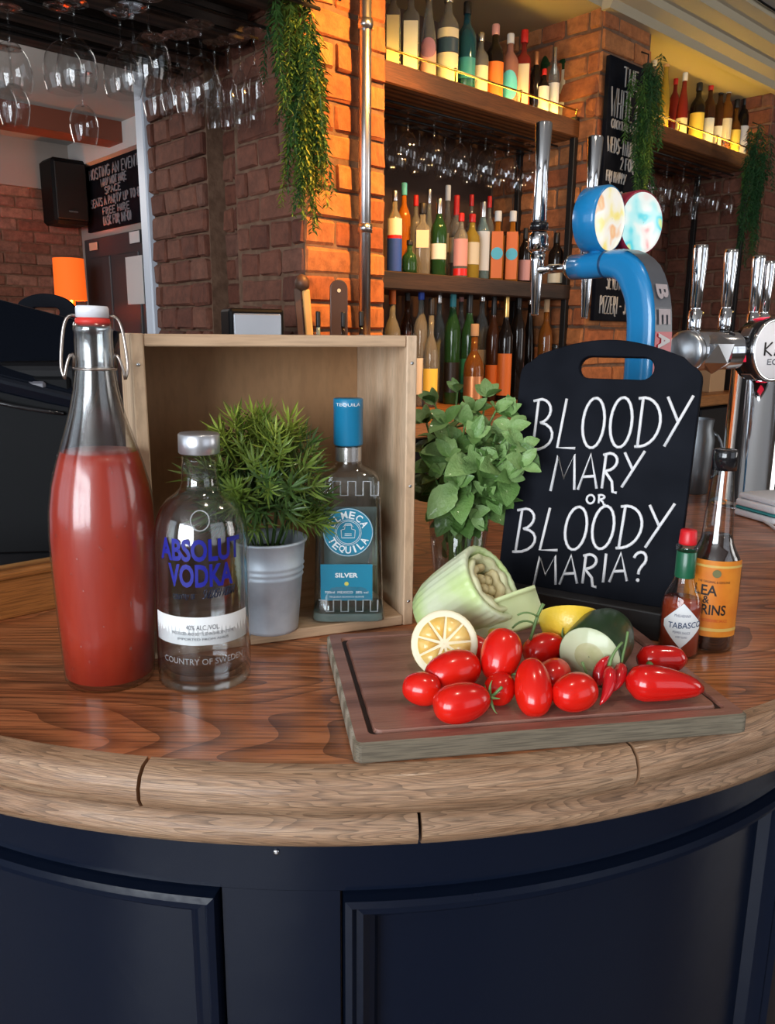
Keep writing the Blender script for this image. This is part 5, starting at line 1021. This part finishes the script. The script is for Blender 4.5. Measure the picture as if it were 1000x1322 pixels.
BI = pm('label_navy_ink', (.03, .06, .14), .5); print_cyl('label_text', 'TABASCO', .036, .0068, BI, tbt, rq + .0005, zc_ + .001, -PI / 2 + .15, .01, tilt=.08); print_cyl('label_text', 'McILHENNY', .017, .003, BI, tbt, rq + .0005, zc_ + .0115); print_cyl('label_text', 'PEPPER SAUCE', .018, .0026, BI, tbt, rq + .0005, zc_ - .0075); print_cyl('label_text', 'AVERY ISLAND', .012, .0022, BI, tbt, rq + .0005, zc_ - .0125)
# ================================================================== MINT IN A PINT GLASS
pg = Vector((.098, 1.055, ZB))
mg = thing('pint_glass', 'straight clear glass holding the mint bunch', 'glass', pg)
hG = DY(600, 640, 1.055).z - ZB
lathe('glass', [(.001, .001), (.031, .001), (.033, .004), (.0445, hG), (.0425, hG), (.0315, .012), (.001, .010)], CLEAR, mg, 40, cap=False)
lathe('water', [(.001, .011), (.0305, .0125), (.0375, hG * .55), (.001, hG * .55)], thin_glass('water_thin', (.97, .985, .975), .6), mg, 32, cap=False)
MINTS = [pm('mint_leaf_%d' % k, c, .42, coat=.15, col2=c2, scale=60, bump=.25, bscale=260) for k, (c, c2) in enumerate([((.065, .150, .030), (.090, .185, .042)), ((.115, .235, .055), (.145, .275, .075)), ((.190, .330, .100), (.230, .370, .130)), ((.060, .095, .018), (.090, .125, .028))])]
def leaf_mesh(seed, L_, W_, curl):
    rnd = random.Random(seed); bm = bmesh.new(); rows = []; NR = 11
    for j in range(NR + 1):
        f = j / NR; w_ = W_ * math.sin(PI * min(1, f ** .88)) ** .8 * (1 + (.035 if j % 2 else -.02)) if 0 < j < NR else .0004
        x = L_ * f; zc = -curl * L_ * f * f + .10 * L_ * f
        rows.append([bm.verts.new((x - abs(s_) * .03 * L_ * (1 if j % 2 else 0), s_ * w_, zc + abs(s_) * w_ * .30 + .03 * W_ * math.sin(f * 19) * abs(s_))) for s_ in (-1, -.5, 0, .5, 1)])
    for A_, B_ in zip(rows, rows[1:]):
        for k in range(4): bm.faces.new((A_[k], A_[k + 1], B_[k + 1], B_[k]))
    return tomesh('leaf', bm, True, False)
LEAVES = []
for q in range(4):
    for k in range(3):
        me = leaf_mesh(q * 7 + k, .048, .0125 + .0022 * k, .10 + .18 * k); me.materials.append(MINTS[q]); LEAVES.append((q, me))
mb = thing('mint_bunch', 'bunch of fresh green mint sprigs standing in the glass', 'herb bunch', pg + Vector((0, 0, .013)))
rnd = random.Random(21)
def leaf(parent, p, d, nrm, size, q):
    d = Vector(d).normalized(); x = d; z = Vector(nrm); z = (z - x * z.dot(x)); z = z.normalized() if z.length > 1e-4 else x.orthogonal().normalized(); y = z.cross(x)
    o = bpy.data.objects.new('leaf', rnd.choice([m_ for i_, m_ in LEAVES if i_ == q])); COL.objects.link(o); o.parent = parent
    M = Matrix(((x.x, y.x, z.x, p[0]), (x.y, y.y, z.y, p[1]), (x.z, y.z, z.z, p[2]), (0, 0, 0, 1))); o.matrix_local = M @ Matrix.Scale(size, 4); return o
tips = []
for px, py, dy in ((560, 520, .03), (590, 505, .05), (628, 512, .02), (655, 535, -.05), (672, 575, -.10), (640, 560, -.055), (600, 545, -.045), (580, 590, -.06), (615, 600, -.075), (655, 615, -.09), (560, 575, -.02), (630, 640, -.07), (560, 615, -.045), (610, 530, -.01), (645, 590, -.07), (590, 625, -.075), (575, 545, -.05), (640, 530, -.05), (612, 565, -.085), (660, 555, -.085), (550, 545, 0), (672, 600, -.115), (610, 665, -.06), (580, 660, -.05)):
    tips.append(DY(px, py, 1.055 + dy) - mb.location)
for i, tp in enumerate(tips):
    a = i * 2.4; st = Vector((.012 * math.cos(a), .012 * math.sin(a), .002)); mid = Vector((.018 * math.cos(a), .018 * math.sin(a), hG * .8)); P_ = bez(st, mid * .6, mid + Vector((tp.x * .2, tp.y * .2, .02)), tp, 14)
    sp_ = tube('sprig', P_, [.0018] * 8 + [.0014] * 7, MINTS[1], mb, 6)
    for j in range(6, 15, 2):
        f = j / 14; ax_ = (P_[min(j + 1, 14)] - P_[j - 1]).normalized(); base_a = rnd.uniform(0, PI) + (j // 2 % 2) * PI / 2; e_ = ax_.orthogonal().normalized(); e2_ = ax_.cross(e_)
        if f < .5 and rnd.random() < .25: continue
        for sg_ in (1, -1):
            side = (e_ * math.cos(base_a) + e2_ * math.sin(base_a)) * sg_; out_ = Vector((P_[j].x, P_[j].y, 0)); out_ = out_.normalized() if out_.length > .004 else Vector((0, -1, 0))
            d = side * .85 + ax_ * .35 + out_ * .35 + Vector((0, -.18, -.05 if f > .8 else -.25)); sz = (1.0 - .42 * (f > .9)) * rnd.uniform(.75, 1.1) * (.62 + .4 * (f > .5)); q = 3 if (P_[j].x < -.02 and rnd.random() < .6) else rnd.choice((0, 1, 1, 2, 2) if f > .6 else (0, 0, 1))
            nrm = ax_ * .8 + out_ * .5 + Vector((0, -.5, .4)); leaf(sp_, P_[j], d, nrm, sz, q)
    for sg_ in range(3): leaf(sp_, tp, Vector((rnd.uniform(-1, 1), rnd.uniform(-1, .3), .7)), Vector((0, -.7, .5)), rnd.uniform(.4, .6), 2)
for k in range(26):
    a = k * 2.4; z_ = .02 + (hG - .02) * (k / 26); rr = .010 + .014 * (k % 3) / 2
    leaf(bpy.data.objects[sp_.name], Vector((rr * math.cos(a), rr * math.sin(a), z_)), Vector((math.cos(a + 1.2) * .5, math.sin(a + 1.2) * .5, .8)), Vector((math.cos(a), math.sin(a) - .6, .1)), rnd.uniform(.45, .7), rnd.choice((1, 2, 2)))
big = tube('sprig', bez((0, -.01, hG * .8), (-.01, -.03, hG), (-.02, -.04, hG + .03), DY(588, 625, .98) - mb.location, 8), .0014, MINTS[1], mb, 6)
pA, pB = DY(586, 626, .975) - mb.location, DY(553, 668, .955) - mb.location; leaf(big, pA, pB - pA, Vector((-.1, -1, .25)), (pB - pA)  .length / .048 * 1.02, 2)
pA, pB = DY(660, 575, .955) - mb.location, DY(690, 600, .935) - mb.location; leaf(big, pA, pB - pA, Vector((.2, -1, .3)), 1.0, 0)
# ================================================================== BLUE BEER FONT
BLUE = pm('font_blue', (.012, .20, .46), .28, coat=.5); FG = pm('font_grey', (.085, .09, .105), .35, coat=.3); FR = pm('font_red', (.42, .015, .03), .35, coat=.3)
c0 = DY(832, 480, 1.2); bf = thing('blue_beer_font', 'bright blue curved beer font with two lit badges and chrome taps', 'beer tap', (c0.x, c0.y, ZB), (0, 0, R(-55)))
za = DY(755, 345, 1.32).z - ZB; LT = .148
path = [(-LT - .004, za), (-LT + .03, za), (-.085, za)] + [tuple(v) for v in [(p.x, p.z) for p in bez((-.075, 0, za), (-.02, 0, za), (0, 0, za - .045), (0, 0, za - .12), 12)]] + [(0, za - .2), (0, .02)]
def ribbon_frames(path):
    out = []
    for i, (x, z) in enumerate(path):
        a, b = path[max(i - 1, 0)], path[min(i + 1, len(path) - 1)]; t = Vector((b[0] - a[0], 0, b[1] - a[1])).normalized(); out.append((Vector((x, 0, z)), t, Vector((-t.z, 0, t.x)) if True else None))
    return out
fr_ = ribbon_frames(path); bm = bmesh.new(); rings = []
for i, (p, t, nv) in enumerate(fr_):
    k_ = min(1, max(0, (i - 2) / 6)); rx = .0195 + .007 * k_; ry = .0195 + .0045 * k_; e_ = 2 + 2.2 * k_; ring = []
    for k in range(28):
        a = 2 * PI * k / 28; c_, s_ = math.cos(a), math.sin(a); q = (abs(c_) ** e_ + abs(s_) ** e_) ** (-1 / e_); ring.append(bm.verts.new(p + nv * (rx * q * c_) + Vector((0, ry * q * s_, 0))))
    rings.append(ring)
for A_, B_ in zip(rings, rings[1:]):
    for k in range(28): bm.faces.new((A_[k], A_[(k + 1) % 28], B_[(k + 1) % 28], B_[k]))
bm.faces.new(rings[0]); bm.faces.new(rings[-1]); link('font_body', tomesh('font_body', bm, True), BLUE, bf)
lathe('joint_ring', [(.0200, 0), (.0206, .001), (.0206, .004), (.0200, .005)], pm('font_blue_dark', (.006, .05, .13), .4), bf, 28, cap=False, loc=(-.088, 0, za), rot=(0, PI / 2, 0))
def strip(i0, i1, off, hw_, mat, name):
    bm = bmesh.new(); rows = []
    for i in range(i0, i1 + 1):
        p, t, nv = fr_[i]; k_ = min(1, max(0, (i - 2) / 6)); rx = .0195 + .007 * k_ + off; rows.append([bm.verts.new(p + nv * rx + Vector((0, y, 0))) for y in (-hw_, -hw_ / 3, hw_ / 3, hw_)])
    for A_, B_ in zip(rows, rows[1:]):
        for k in range(3): bm.faces.new((A_[k], A_[k + 1], B_[k + 1], B_[k]))
    return link(name, tomesh(name, bm, True, False), mat, bf)
strip(5, 15, .0009, .0195, FG, 'grey_face'); strip(14, len(fr_) - 1, .0015, .0195, FR, 'red_face')
lathe('font_foot', [(.045, 0), (.045, .006), (.034, .012), (.030, .02)], CHROME, bf, 32)
LETW = pm('font_letter', (.62, .58, .58), .5)
cumL = [0]
for (pa_, _, _), (pb_, _, _) in zip(fr_, fr_[1:]): cumL.append(cumL[-1] + (pb_ - pa_).length)
def along(L_):
    for i in range(len(cumL) - 1):
        if cumL[i] <= L_ <= cumL[i + 1]:
            f = (L_ - cumL[i]) / (cumL[i + 1] - cumL[i]); return fr_[i][0].lerp(fr_[i + 1][0], f), fr_[i][1].lerp(fr_[i + 1][1], f).normalized(), fr_[i][2].lerp(fr_[i + 1][2], f).normalized()
for k, ch in enumerate('BEAVER'):
    p, t, nv = along(cumL[14] - .050 + .031 * k); p = p + nv * (.0265 + .0030); yv = Vector((0, 1, 0))
    M = Matrix(((t.x, yv.x, nv.x, p.x), (t.y, yv.y, nv.y, p.y), (t.z, yv.z, nv.z, p.z), (0, 0, 0, 1)))
    print_flat('lettering', ch, .022, .027, LETW if k > 1 else pm('font_letter_dim', (.40, .34, .35), .5), bf, M, .04)
def lens_mat(name, cols, sc, st, seed=0.0):
    m, nt, b = nt_new(name); N = nt.nodes; L = nt.links; tc = N.new('ShaderNodeTexCoord'); mp = N.new('ShaderNodeMapping'); mp.inputs['Location'].default_value = (seed, seed * 2, 0); L.new(tc.outputs['Object'], mp.inputs[0])
    n = N.new('ShaderNodeTexNoise'); n.inputs['Scale'].default_value = sc; n.inputs['Detail'].default_value = 1.5; L.new(mp.outputs[0], n.inputs['Vector']); cr = N.new('ShaderNodeValToRGB'); e = cr.color_ramp.elements; cr.color_ramp.interpolation = 'EASE'
    while len(e) < len(cols): e.new(.5)
    for k, c in enumerate(cols): e[k].position = .28 + .46 * k / (len(cols) - 1); e[k].color = (*c, 1)
    L.new(n.outputs[0], cr.inputs[0]); b.inputs['Base Color'].default_value = (.02, .02, .02, 1); L.new(cr.outputs[0], b.inputs['Emission Color']); b.inputs['Emission Strength'].default_value = st; b.inputs['Roughness'].default_value = .2; MATS[name] = m; return m
LM1 = lens_mat('lens_warm', [(1, .55, .06), (1, .85, .30), (1, .93, .72), (1, .95, .85), (1, .55, .28), (1, .88, .55)], 26, .9)
LM2 = lens_mat('lens_cool', [(.9, .10, .12), (1, .85, .80), (.92, 1, .95), (.55, .95, .95), (.12, .75, .85), (.85, .95, .30)], 24, .9, 3.3)
bfi = bf.matrix_basis.inverted() if False else Matrix.LocRotScale(bf.location, bf.rotation_euler, None).inverted()
def lens(px, py, Y, nrm, rad, mat, housing, dep):
    wp = DY(px, py, Y); nl = (bfi.to_3x3() @ Vector(nrm)).normalized(); lpn = bfi @ wp; q = nl.to_track_quat('Z', 'Y').to_euler()
    h_ = lathe('lens_housing', [(rad * .9, -dep), (rad * 1.02, -dep + .004), (rad * 1.04, -.003), (rad * 1.0, 0), (rad * .96, .0005)], housing, bf, 40, cap=False, loc=lpn, rot=q)
    lathe('back_plate', [(.0005, -dep - .001), (rad * .9, -dep)], housing, h_, 32, cap=False); lathe('lit_face', [(rad * .97, .0), (rad * .8, .0022), (rad * .4, .0036), (.0005, .004)], mat, h_, 40, cap=False)
    foot = Vector((lpn.x, 0, za)); mid = lpn - nl * dep * .5; tube('lens_neck', [mid - Vector((0, 0, rad * .92)), Vector((mid.x * .5 + foot.x * .5 , mid.y * .5, (mid.z - rad + za) / 2)), Vector((min(mid.x, -.03), 0, za))], [.013, .013, .013], BLUE, bf, 14)
lens(787, 283, 1.285, (.72, -.69, -.03), .0480, LM1, BLUE, .040)
lens(828, 288, 1.34, (.50, -.865, -.03), .0485, LM2, pm('font_crimson', (.22, .01, .03), .4), .035)
def chrome_tap(px, ytop, ycol, yring, ynoz, Y, name):
    base_w = DY(px, ycol, Y); lb = bfi @ base_w; k_ = depth(base_w) / F; zz = lambda y: (DY(px, y, Y).z - base_w.z)
    t_ = lathe(name, [(.011 * 1, zz(yring)), (.0125, zz(yring) + .004), (.0105, zz(yring - 60) if yring - 60 > ytop else zz(yring) + .06), (.0142, zz(ytop) - .003), (.0125, zz(ytop))], CHROME, bf, 22, loc=lb)
    lathe('tap_ring', [(.0112, zz(yring + 10)), (.0155, zz(yring + 9)), (.0155, zz(yring)), (.0112, zz(yring) + .001)], BLACKG, t_, 22); lathe('tap_collar', [(.010, zz(yring + 40)), (.0175, zz(yring + 34)), (.0165, zz(yring + 18)), (.0135, zz(yring + 11))], CHROME, t_, 22)
    lathe('spout', [(.0055, zz(ynoz)), (.0065, zz(ynoz - 3)), (.0115, zz(yring + 50)), (.0135, zz(yring + 40))], CHROME, t_, 20)
    return lb
lb = chrome_tap(693, 158, 345, 288, 408, 1.395, 'tap'); tube('tap_shank', [(lb.x, lb.y, za), (-LT + .0, 0, za)], [.0065, .0065], CHROME, bf, 14); lathe('shank_nut', [(.0195, 0), (.0200, .003), (.0165, .010), (.008, .013)], CHROME, bf, 20, loc=(-LT - .004, 0, za), rot=(0, -PI / 2, 0))
lb = chrome_tap(758, 176, 345, 300, 412, 1.50, 'tap'); tube('tap_shank', [(lb.x, lb.y, za), (lb.x + .03, lb.y - .06, za), (-.06, 0, za)], [.0065] * 3, CHROME, bf, 12)
# ================================================================== CHROME T-FONT WITH FIVE TAPS
cc = G(963, 652, ZB); tf = thing('chrome_beer_font', 'chrome T-shaped beer font with a row of tap handles at right', 'beer tap', (cc.x, cc.y, ZB), (0, 0, ANG))
ztb = DY(963, 452, cc.y).z - ZB
lathe('column', [(.072, 0), (.072, .006), (.060, .012), (.0555, .016), (.0555, ztb - .03), (.050, ztb - .02)], CHROME, tf, 44)
def k_for(px, off=0.0):
    v = np.array(cc) + NN * off - CAM; a = (px - 500) / F; return float((a * (v @ fw) - v @ rt) / (UU @ rt - a * (UU @ fw)))
kA, kB = k_for(866), .42
tube('cross_bar', [(kA, 0, ztb), (kB, 0, ztb)], .034, CHROME, tf, 28)
lathe('end_cap', [(.036, 0), (.036, .008), (.030, .012), (.001, .014)], STEEL, tf, 28, loc=(kA, 0, ztb), rot=(0, -PI / 2, 0))
for px, yt, yb in ((872, 316, 436), (910, 322, 428), (945, 330, 440), (958, 337, 442), (990, 341, 432)):
    k_ = k_for(px, .0); wp = E(0, 0, 0); base_p = Vector(np.array(cc) + UU * k_); z0, z1 = DY(px, yb, base_p.y).z - ZB, DY(px, yt, base_p.y).z - ZB; hh = z1 - z0; z0 = max(z0, ztb + .03) - .012
    tp_ = lathe('tap_handle', [(.009, z0 + .012), (.0115, z0 + .022), (.0115, z0 + .05), (.0085, z0 + .052), (.0085, z0 + .056), (.0095, z0 + .058), (.0125, z1 - .006), (.0115, z1), (.006, z1 + .001)], CHROME, tf, 20, loc=(k_, 0, 0))
    lathe('tap_base', [(.022, z0 - .006), (.020, z0 + .008), (.012, z0 + .014)], BLACKG, tp_, 20); lathe('tap_pin', [(.002, 0), (.002, .012), (.0035, .014), (.001, .018)], BRASS, tp_, 10, loc=(.011, 0, z0 + .048), rot=(0, PI / 2, 0))
def world_to(o_, p): return Matrix.LocRotScale(o_.location, o_.rotation_euler, None).inverted() @ Vector(p)
bm = bmesh.new(); bmesh.ops.create_icosphere(bm, subdivisions=1, radius=.036); link('faceted_knob', tomesh('faceted_knob', bm), pm('chrome_soft', (.70, .74, .80), .16, 1), tf, world_to(tf, DY(921, 456, 1.41)))
wl = DY(998, 452, 1.50); nl = Vector((.45, -.89, .02)).normalized(); M3 = Matrix.LocRotScale(None, tf.rotation_euler, None).inverted().to_3x3(); q = (M3 @ nl).to_track_quat('Z', 'Y').to_euler()
hb_ = lathe('badge_housing', [(.02, -.085), (.036, -.080), (.046, -.05), (.056, -.045), (.059, -.004), (.056, .0)], BLACKG, tf, 36, cap=True, loc=world_to(tf, wl), rot=q)
lathe('badge_face', [(.0535, .0006), (.052, .002), (.0005, .003)], pm('badge_white', (.78, .76, .77), .35, emit=(1, .95, .95), es=.15), hb_, 36, cap=False); lathe('badge_rim', [(.057, -.002), (.058, .002), (.054, .0035), (.052, .002)], CHROME, hb_, 36, cap=False)
for k in range(8): box('chrome_inlay', (-.010, .010, .0575, .0600, -.034, -.012), CHROME if k % 2 else pm('led_red', (.35, .01, .04), .4, emit=(1, .02, .06), es=.6), hb_, .001, rot=(0, 0, k * PI / 4 + .2))
bm = bmesh.new(); add_writing(bm, 'KA', -.030, .024, -.010, .014, .0016, lambda x, y: (x, y, .0038), seg=5); link('badge_script', tomesh('badge_script', bm, True), INK, hb_); bm = bmesh.new(); add_writing(bm, 'EC', -.018, .008, -.026, -.017, .001, lambda x, y: (x, y, .0036), seg=5); link('badge_script', tomesh('badge_script', bm, True), PRINT, hb_)
# folded cloth and charger cable by the font
fc = G(990, 668, ZB); cl = thing('folded_cloth', 'folded white cloth with teal stripe on the bar at right edge', 'cloth', (fc.x + .03, fc.y, ZB), (0, 0, R(20)))
CLW = pm('white_cloth', (.72, .72, .76), .9, bump=.2, scale=200)
for k, (w_, z0, z1, m_) in enumerate([(.075, .001, .014, CLW), (.073, .0145, .020, pm('teal_cloth', (.05, .34, .36), .9)), (.074, .0205, .034, CLW), (.068, .0345, .046, CLW)]): box('fold', (-w_, w_ + .03, -.05, .05, z0, z1), m_, cl, .005, 3, smooth=True)
cbp = [G(933, 600, ZB + .06), G(945, 622, ZB + .035), G(962, 650, ZB + .010), G(985, 672, ZB + .004), G(1010, 688, ZB + .004), G(1045, 690, ZB + .004)]
tag(tube('white_cable', sum([bez(cbp[i], cbp[i].lerp(cbp[i + 1], .33), cbp[i].lerp(cbp[i + 1], .66), cbp[i + 1], 4)[:-1] for i in range(5)], []) + [cbp[-1]], .0028, WHITEP, None, 8), 'white cable looping over the bar beside the chrome font', 'cable')
# ================================================================== TILL AND THINGS BEHIND
pm('till_front', (.004, .0045, .0055), .6).node_tree.nodes['Principled BSDF'].inputs['Specular IOR Level'].default_value = .12
pm('till_screen', (.005, .007, .012), .25).node_tree.nodes['Principled BSDF'].inputs['Specular IOR Level'].default_value = .3
tl = thing('till_terminal', 'black till terminal with tilted screen at left edge', 'till', (-.60, 1.10, ZB), (0, 0, R(8)))
box('body', (-.24, .175, -.02, .20, 0, .300), BLACKP, tl, .012, 3); box('body_front', (-.20, .160, -.026, -.0195, .03, .280), pm('till_front', (.006, .0065, .0075), .7), tl, .004)
tube('body_handle', bez((.02, -.03, .285), (.03, -.04, .25), (.07, -.04, .243), (.15, -.03, .23), 10), .003, BLACKG, tl, 8)
scr = box('screen', (-.20, .13, -.012, .012, -.10, .10), pm('till_screen', (.006, .008, .013), .25, coat=.1), tl, .006, 2, loc=(.07, .05, .318), rot=(R(-60), R(15), R(4)))
box('screen_arm', (-.05, .05, .04, .08, .24, .312), BLACKP, tl, .006); box('screen_glass', (-.19, .12, -.0135, -.0118, -.09, .09), MATS['till_screen'], scr)
box('card_slot', (.06, .130, -.034, -.0265, .262, .274), pm('card_reader_grey', (.10, .10, .12), .4), tl, .003)
def mini_board(name, label, px0, px1, ytop, Y, ang):
    a, b = DY(px0, ytop, Y), DY(px1, ytop, Y); wd = (b - a).length; h_ = a.z - ZB; o = thing(name, label, 'sign', (a.x, a.y, ZB), (0, 0, ang))
    ol_ = [(0, 0), (wd, 0)] + [(wd * (1 - k / 14), h_ - .02 + .022 * math.sin(PI * k / 14) ** .6) for k in range(15)]
    hw_ = wd * .26; hy_ = h_ - .028; hl_ = [(wd / 2 + hw_ - .009 + .009 * math.cos(q), hy_ + .009 * math.sin(q)) for q in np.linspace(-PI / 2, PI / 2, 8)] + [(wd / 2 - hw_ + .009 + .009 * math.cos(q), hy_ + .009 * math.sin(q)) for q in np.linspace(PI / 2, 3 * PI / 2, 8)]
    slot_board('board', ol_, hl_, .008, CHALK, o); box('foot', (-.004, wd + .004, -.025, .035, 0, .02), BLACKP, o, .003); return o
mini_board('menu_stand', 'black menu board with handle slot behind the till', 20, 94, 381, 1.42, 0); mini_board('menu_stand', 'black menu board at the left frame edge behind the till', -62, 13, 385, 1.45, 0)
# small things on the back counter in front of the orange pillar
kk = thing('card_reader', 'small steel box with black frame behind the crate top', 'box', E(-.33, -.10, 1.2), (0, 0, ANG - .3)); 
box('case', (-.10, .04, -.03, .06, 0, .30), BLACKP, kk, .008, 2); box('steel_face', (-.09, .03, -.034, -.0305, .02, .288), STEEL, kk, .003)
pd = E(Wt(437, 400, -.09)[0], -.09, 1.2); pd_ = thing('wooden_paddle', 'dark round-topped wooden paddle upright before the orange pillar', 'paddle', pd, (0, 0, ANG - .5))
prism('blade', [(-.024, 0), (.024, 0)] + [(.024 * math.cos(a), .36 + .024 * math.sin(a)) for a in np.linspace(0, PI, 12)], -.006, .006, pm('paddle_brown', (.055, .030, .022), .45, coat=.2), pd_, bev=.002); lathe('hang_hole', [(.005, 0), (.005, .001)], CM['cream'], pd_, 12, loc=(0, -.0065, .355), rot=(PI / 2, 0, 0))
kn = thing('bar_knife', 'pale wooden handled bar tool leaning by the orange pillar', 'bar tool', E(Wt(407, 400, -.09)[0], -.09, 1.2), (0, R(-4), ANG - .6))
box('handle', (-.010, .010, -.008, .008, .20, .355), pm('pale_handle', (.70, .40, .12), .5), kn, .004, 2); box('blade', (-.032, -.012, -.003, .003, .05, .36), pm('tool_brown', (.10, .05, .03), .5, .2), kn, .002); lathe('knob', [(.005, .35), (.018, .36), (.02, .375), (.012, .39), (.001, .395)], MATS['tool_brown'], kn, 14, loc=(-.008, 0, 0)); lathe('base', [(.03, 0), (.03, .01), (.015, .03), (.013, .21)], MATS['tool_brown'], kn, 16)
g = 'small bottles in front of the orange pillar'
bottle(411, 7.5, 402, 1.2, -.13, 'spirit', 'aqua', 'black', [(.3, .6, 'sky')], 'small bottle with pale blue label and black cap before orange pillar', g); bottle(443, 7.5, 403, 1.2, -.13, 'spirit', 'dark', 'black', [(.3, .6, 'dark')], 'small dark bottle with black cap before orange pillar', g); bottle(466, 8, 402, 1.2, -.13, 'spirit', 'dark', 'black', [(.3, .62, 'white')], 'small dark bottle with white label beside the conduit', g)
# steel tub, boxes on the counter seen right of the sign
st_ = G(922, 545, 1.0); kb = thing('steel_jug', 'dull steel jug behind the dark sauce bottle', 'jug', (DY(926, 600, 1.62).x, 1.75, ZB)); lathe('body', [(.034, 0), (.036, .003), (.040, .12), (.034, .145), (.036, .165)], pm('dull_steel', (.22, .24, .26), .4, .9), kb, 28, cap=False); tube('handle', bez((.037, 0, .03), (.07, 0, .04), (.07, 0, .12), (.037, 0, .135), 8), .004, MATS['dull_steel'], kb, 8)
for k, (s_, w_, h_, m_, lb_) in enumerate([(2.05, .07, .13, 'cork', 'brown carton on the right part of the back counter'), (2.25, .05, .17, 'dark', 'dark tin on the right part of the back counter'), (2.42, .06, .12, 'orange', 'orange carton on the right part of the back counter')]):
    o = thing('carton', lb_, 'carton', E(s_, -.1, 1.2), EROT); box('case', (-w_, w_, -.05, .05, 0, h_), CM[m_], o, .003); box('flap', (-w_ * .9, w_ * .9, -.045, .045, h_ + .0005, h_ + .004), CM[m_], o, .001)
# ================================================================== HANGING FERNS
FERN = [pm('fern_green_%d' % k, c, .5) for k, c in enumerate([(.022, .075, .024), (.055, .135, .028), (.12, .19, .028), (.20, .23, .03)])]
def frond_mesh(seed, ln, n, lw):
    rnd = random.Random(seed); bm = bmesh.new(); bx_, by_ = rnd.uniform(-.12, .12), rnd.uniform(-.12, .12); pts = [Vector((bx_ * ln * math.sin(f * 2.6 + seed), by_ * ln * f * f, -ln * f)) for f in np.linspace(0, 1, 9)]; add_tube(bm, pts, .0009, 4)
    for k in range(n):
        f = (k + .5) / n; j = f * 8; i = min(int(j), 7); p = pts[i].lerp(pts[i + 1], j - i); a = k * 2.4 + rnd.uniform(-.5, .5); L_ = lw * rnd.uniform(.7, 1.25) * (1 - .35 * f); d = Vector((math.cos(a), math.sin(a), -.55 + rnd.uniform(-.4, .5))).normalized(); sd = d.cross(Vector((0, 0, 1))).normalized() * L_ * .17
        v = [bm.verts.new(q_) for q_ in (p, p + d * L_ * .45 + sd, p + d * L_ - Vector((0, 0, L_ * .25)), p + d * L_ * .45 - sd)]; bm.faces.new(v)
    return tomesh('frond', bm, False, False)
FM = {}
for q in range(4):
    for k in range(3):
        me = frond_mesh(q * 5 + k, .30, 84, .030); me.materials.append(FERN[q]); FM[q, k] = me
def fern(label, px, ytop, ybot, halfw, t, n, s_off=0, colw=(0, 1, 2, 3), seed=0, tuft=True):
    rnd = random.Random(seed); s, zt_ = Wt(px, ytop, t); _, zb_ = Wt(px, ybot, t); o = thing('hanging_fern', label, 'fern', E(s, t, zt_), (0, 0, ANG)); L_ = zt_ - zb_; k_ = depth(E(s, t, zt_)) / F; hw_ = halfw * k_
    lathe('basket', [(.001, -.03), (.012, -.028), (.018, 0), (.017, .002)], pm('moss_basket', (.03, .035, .012), .95), o, 14, cap=False); tube('hook', [(0, 0, -.02), (0, 0, .035), (0, .03, .05)], .003, BLACKM, o, 5)
    for i in range(n):
        f = rnd.random() ** .8; a = rnd.uniform(0, 2 * PI); rr = hw_ * math.sqrt(rnd.random()) * (1 - .62 * f); fr2 = link('frond', FM[rnd.choice(colw), rnd.randrange(3)], None, o, (rr * math.cos(a) + .12 * hw_ * f, rr * math.sin(a) * .6, -(L_ - .26) * f + .035 * (1 - f)), (R(rnd.uniform(-9, 9)), R(rnd.uniform(-9, 9)), rnd.uniform(0, 6.28))); sc = rnd.uniform(.75, 1.0); fr2.scale = (sc, sc, sc)
    return o
fern('large trailing green fern hanging in front of the orange pillar corner', 388, -22, 296, 44, -.10, 60, colw=(0, 1, 1, 2, 2, 3), seed=3)
fern('dark trailing fern hanging over the tall chalkboard edge', 836, 84, 262, 28, -.115, 34, colw=(0, 0, 1, 1, 2), seed=5)
fern('dark trailing fern hanging at the right frame edge', 978, 172, 348, 26, -.085, 32, colw=(0, 0, 0, 1), seed=8)
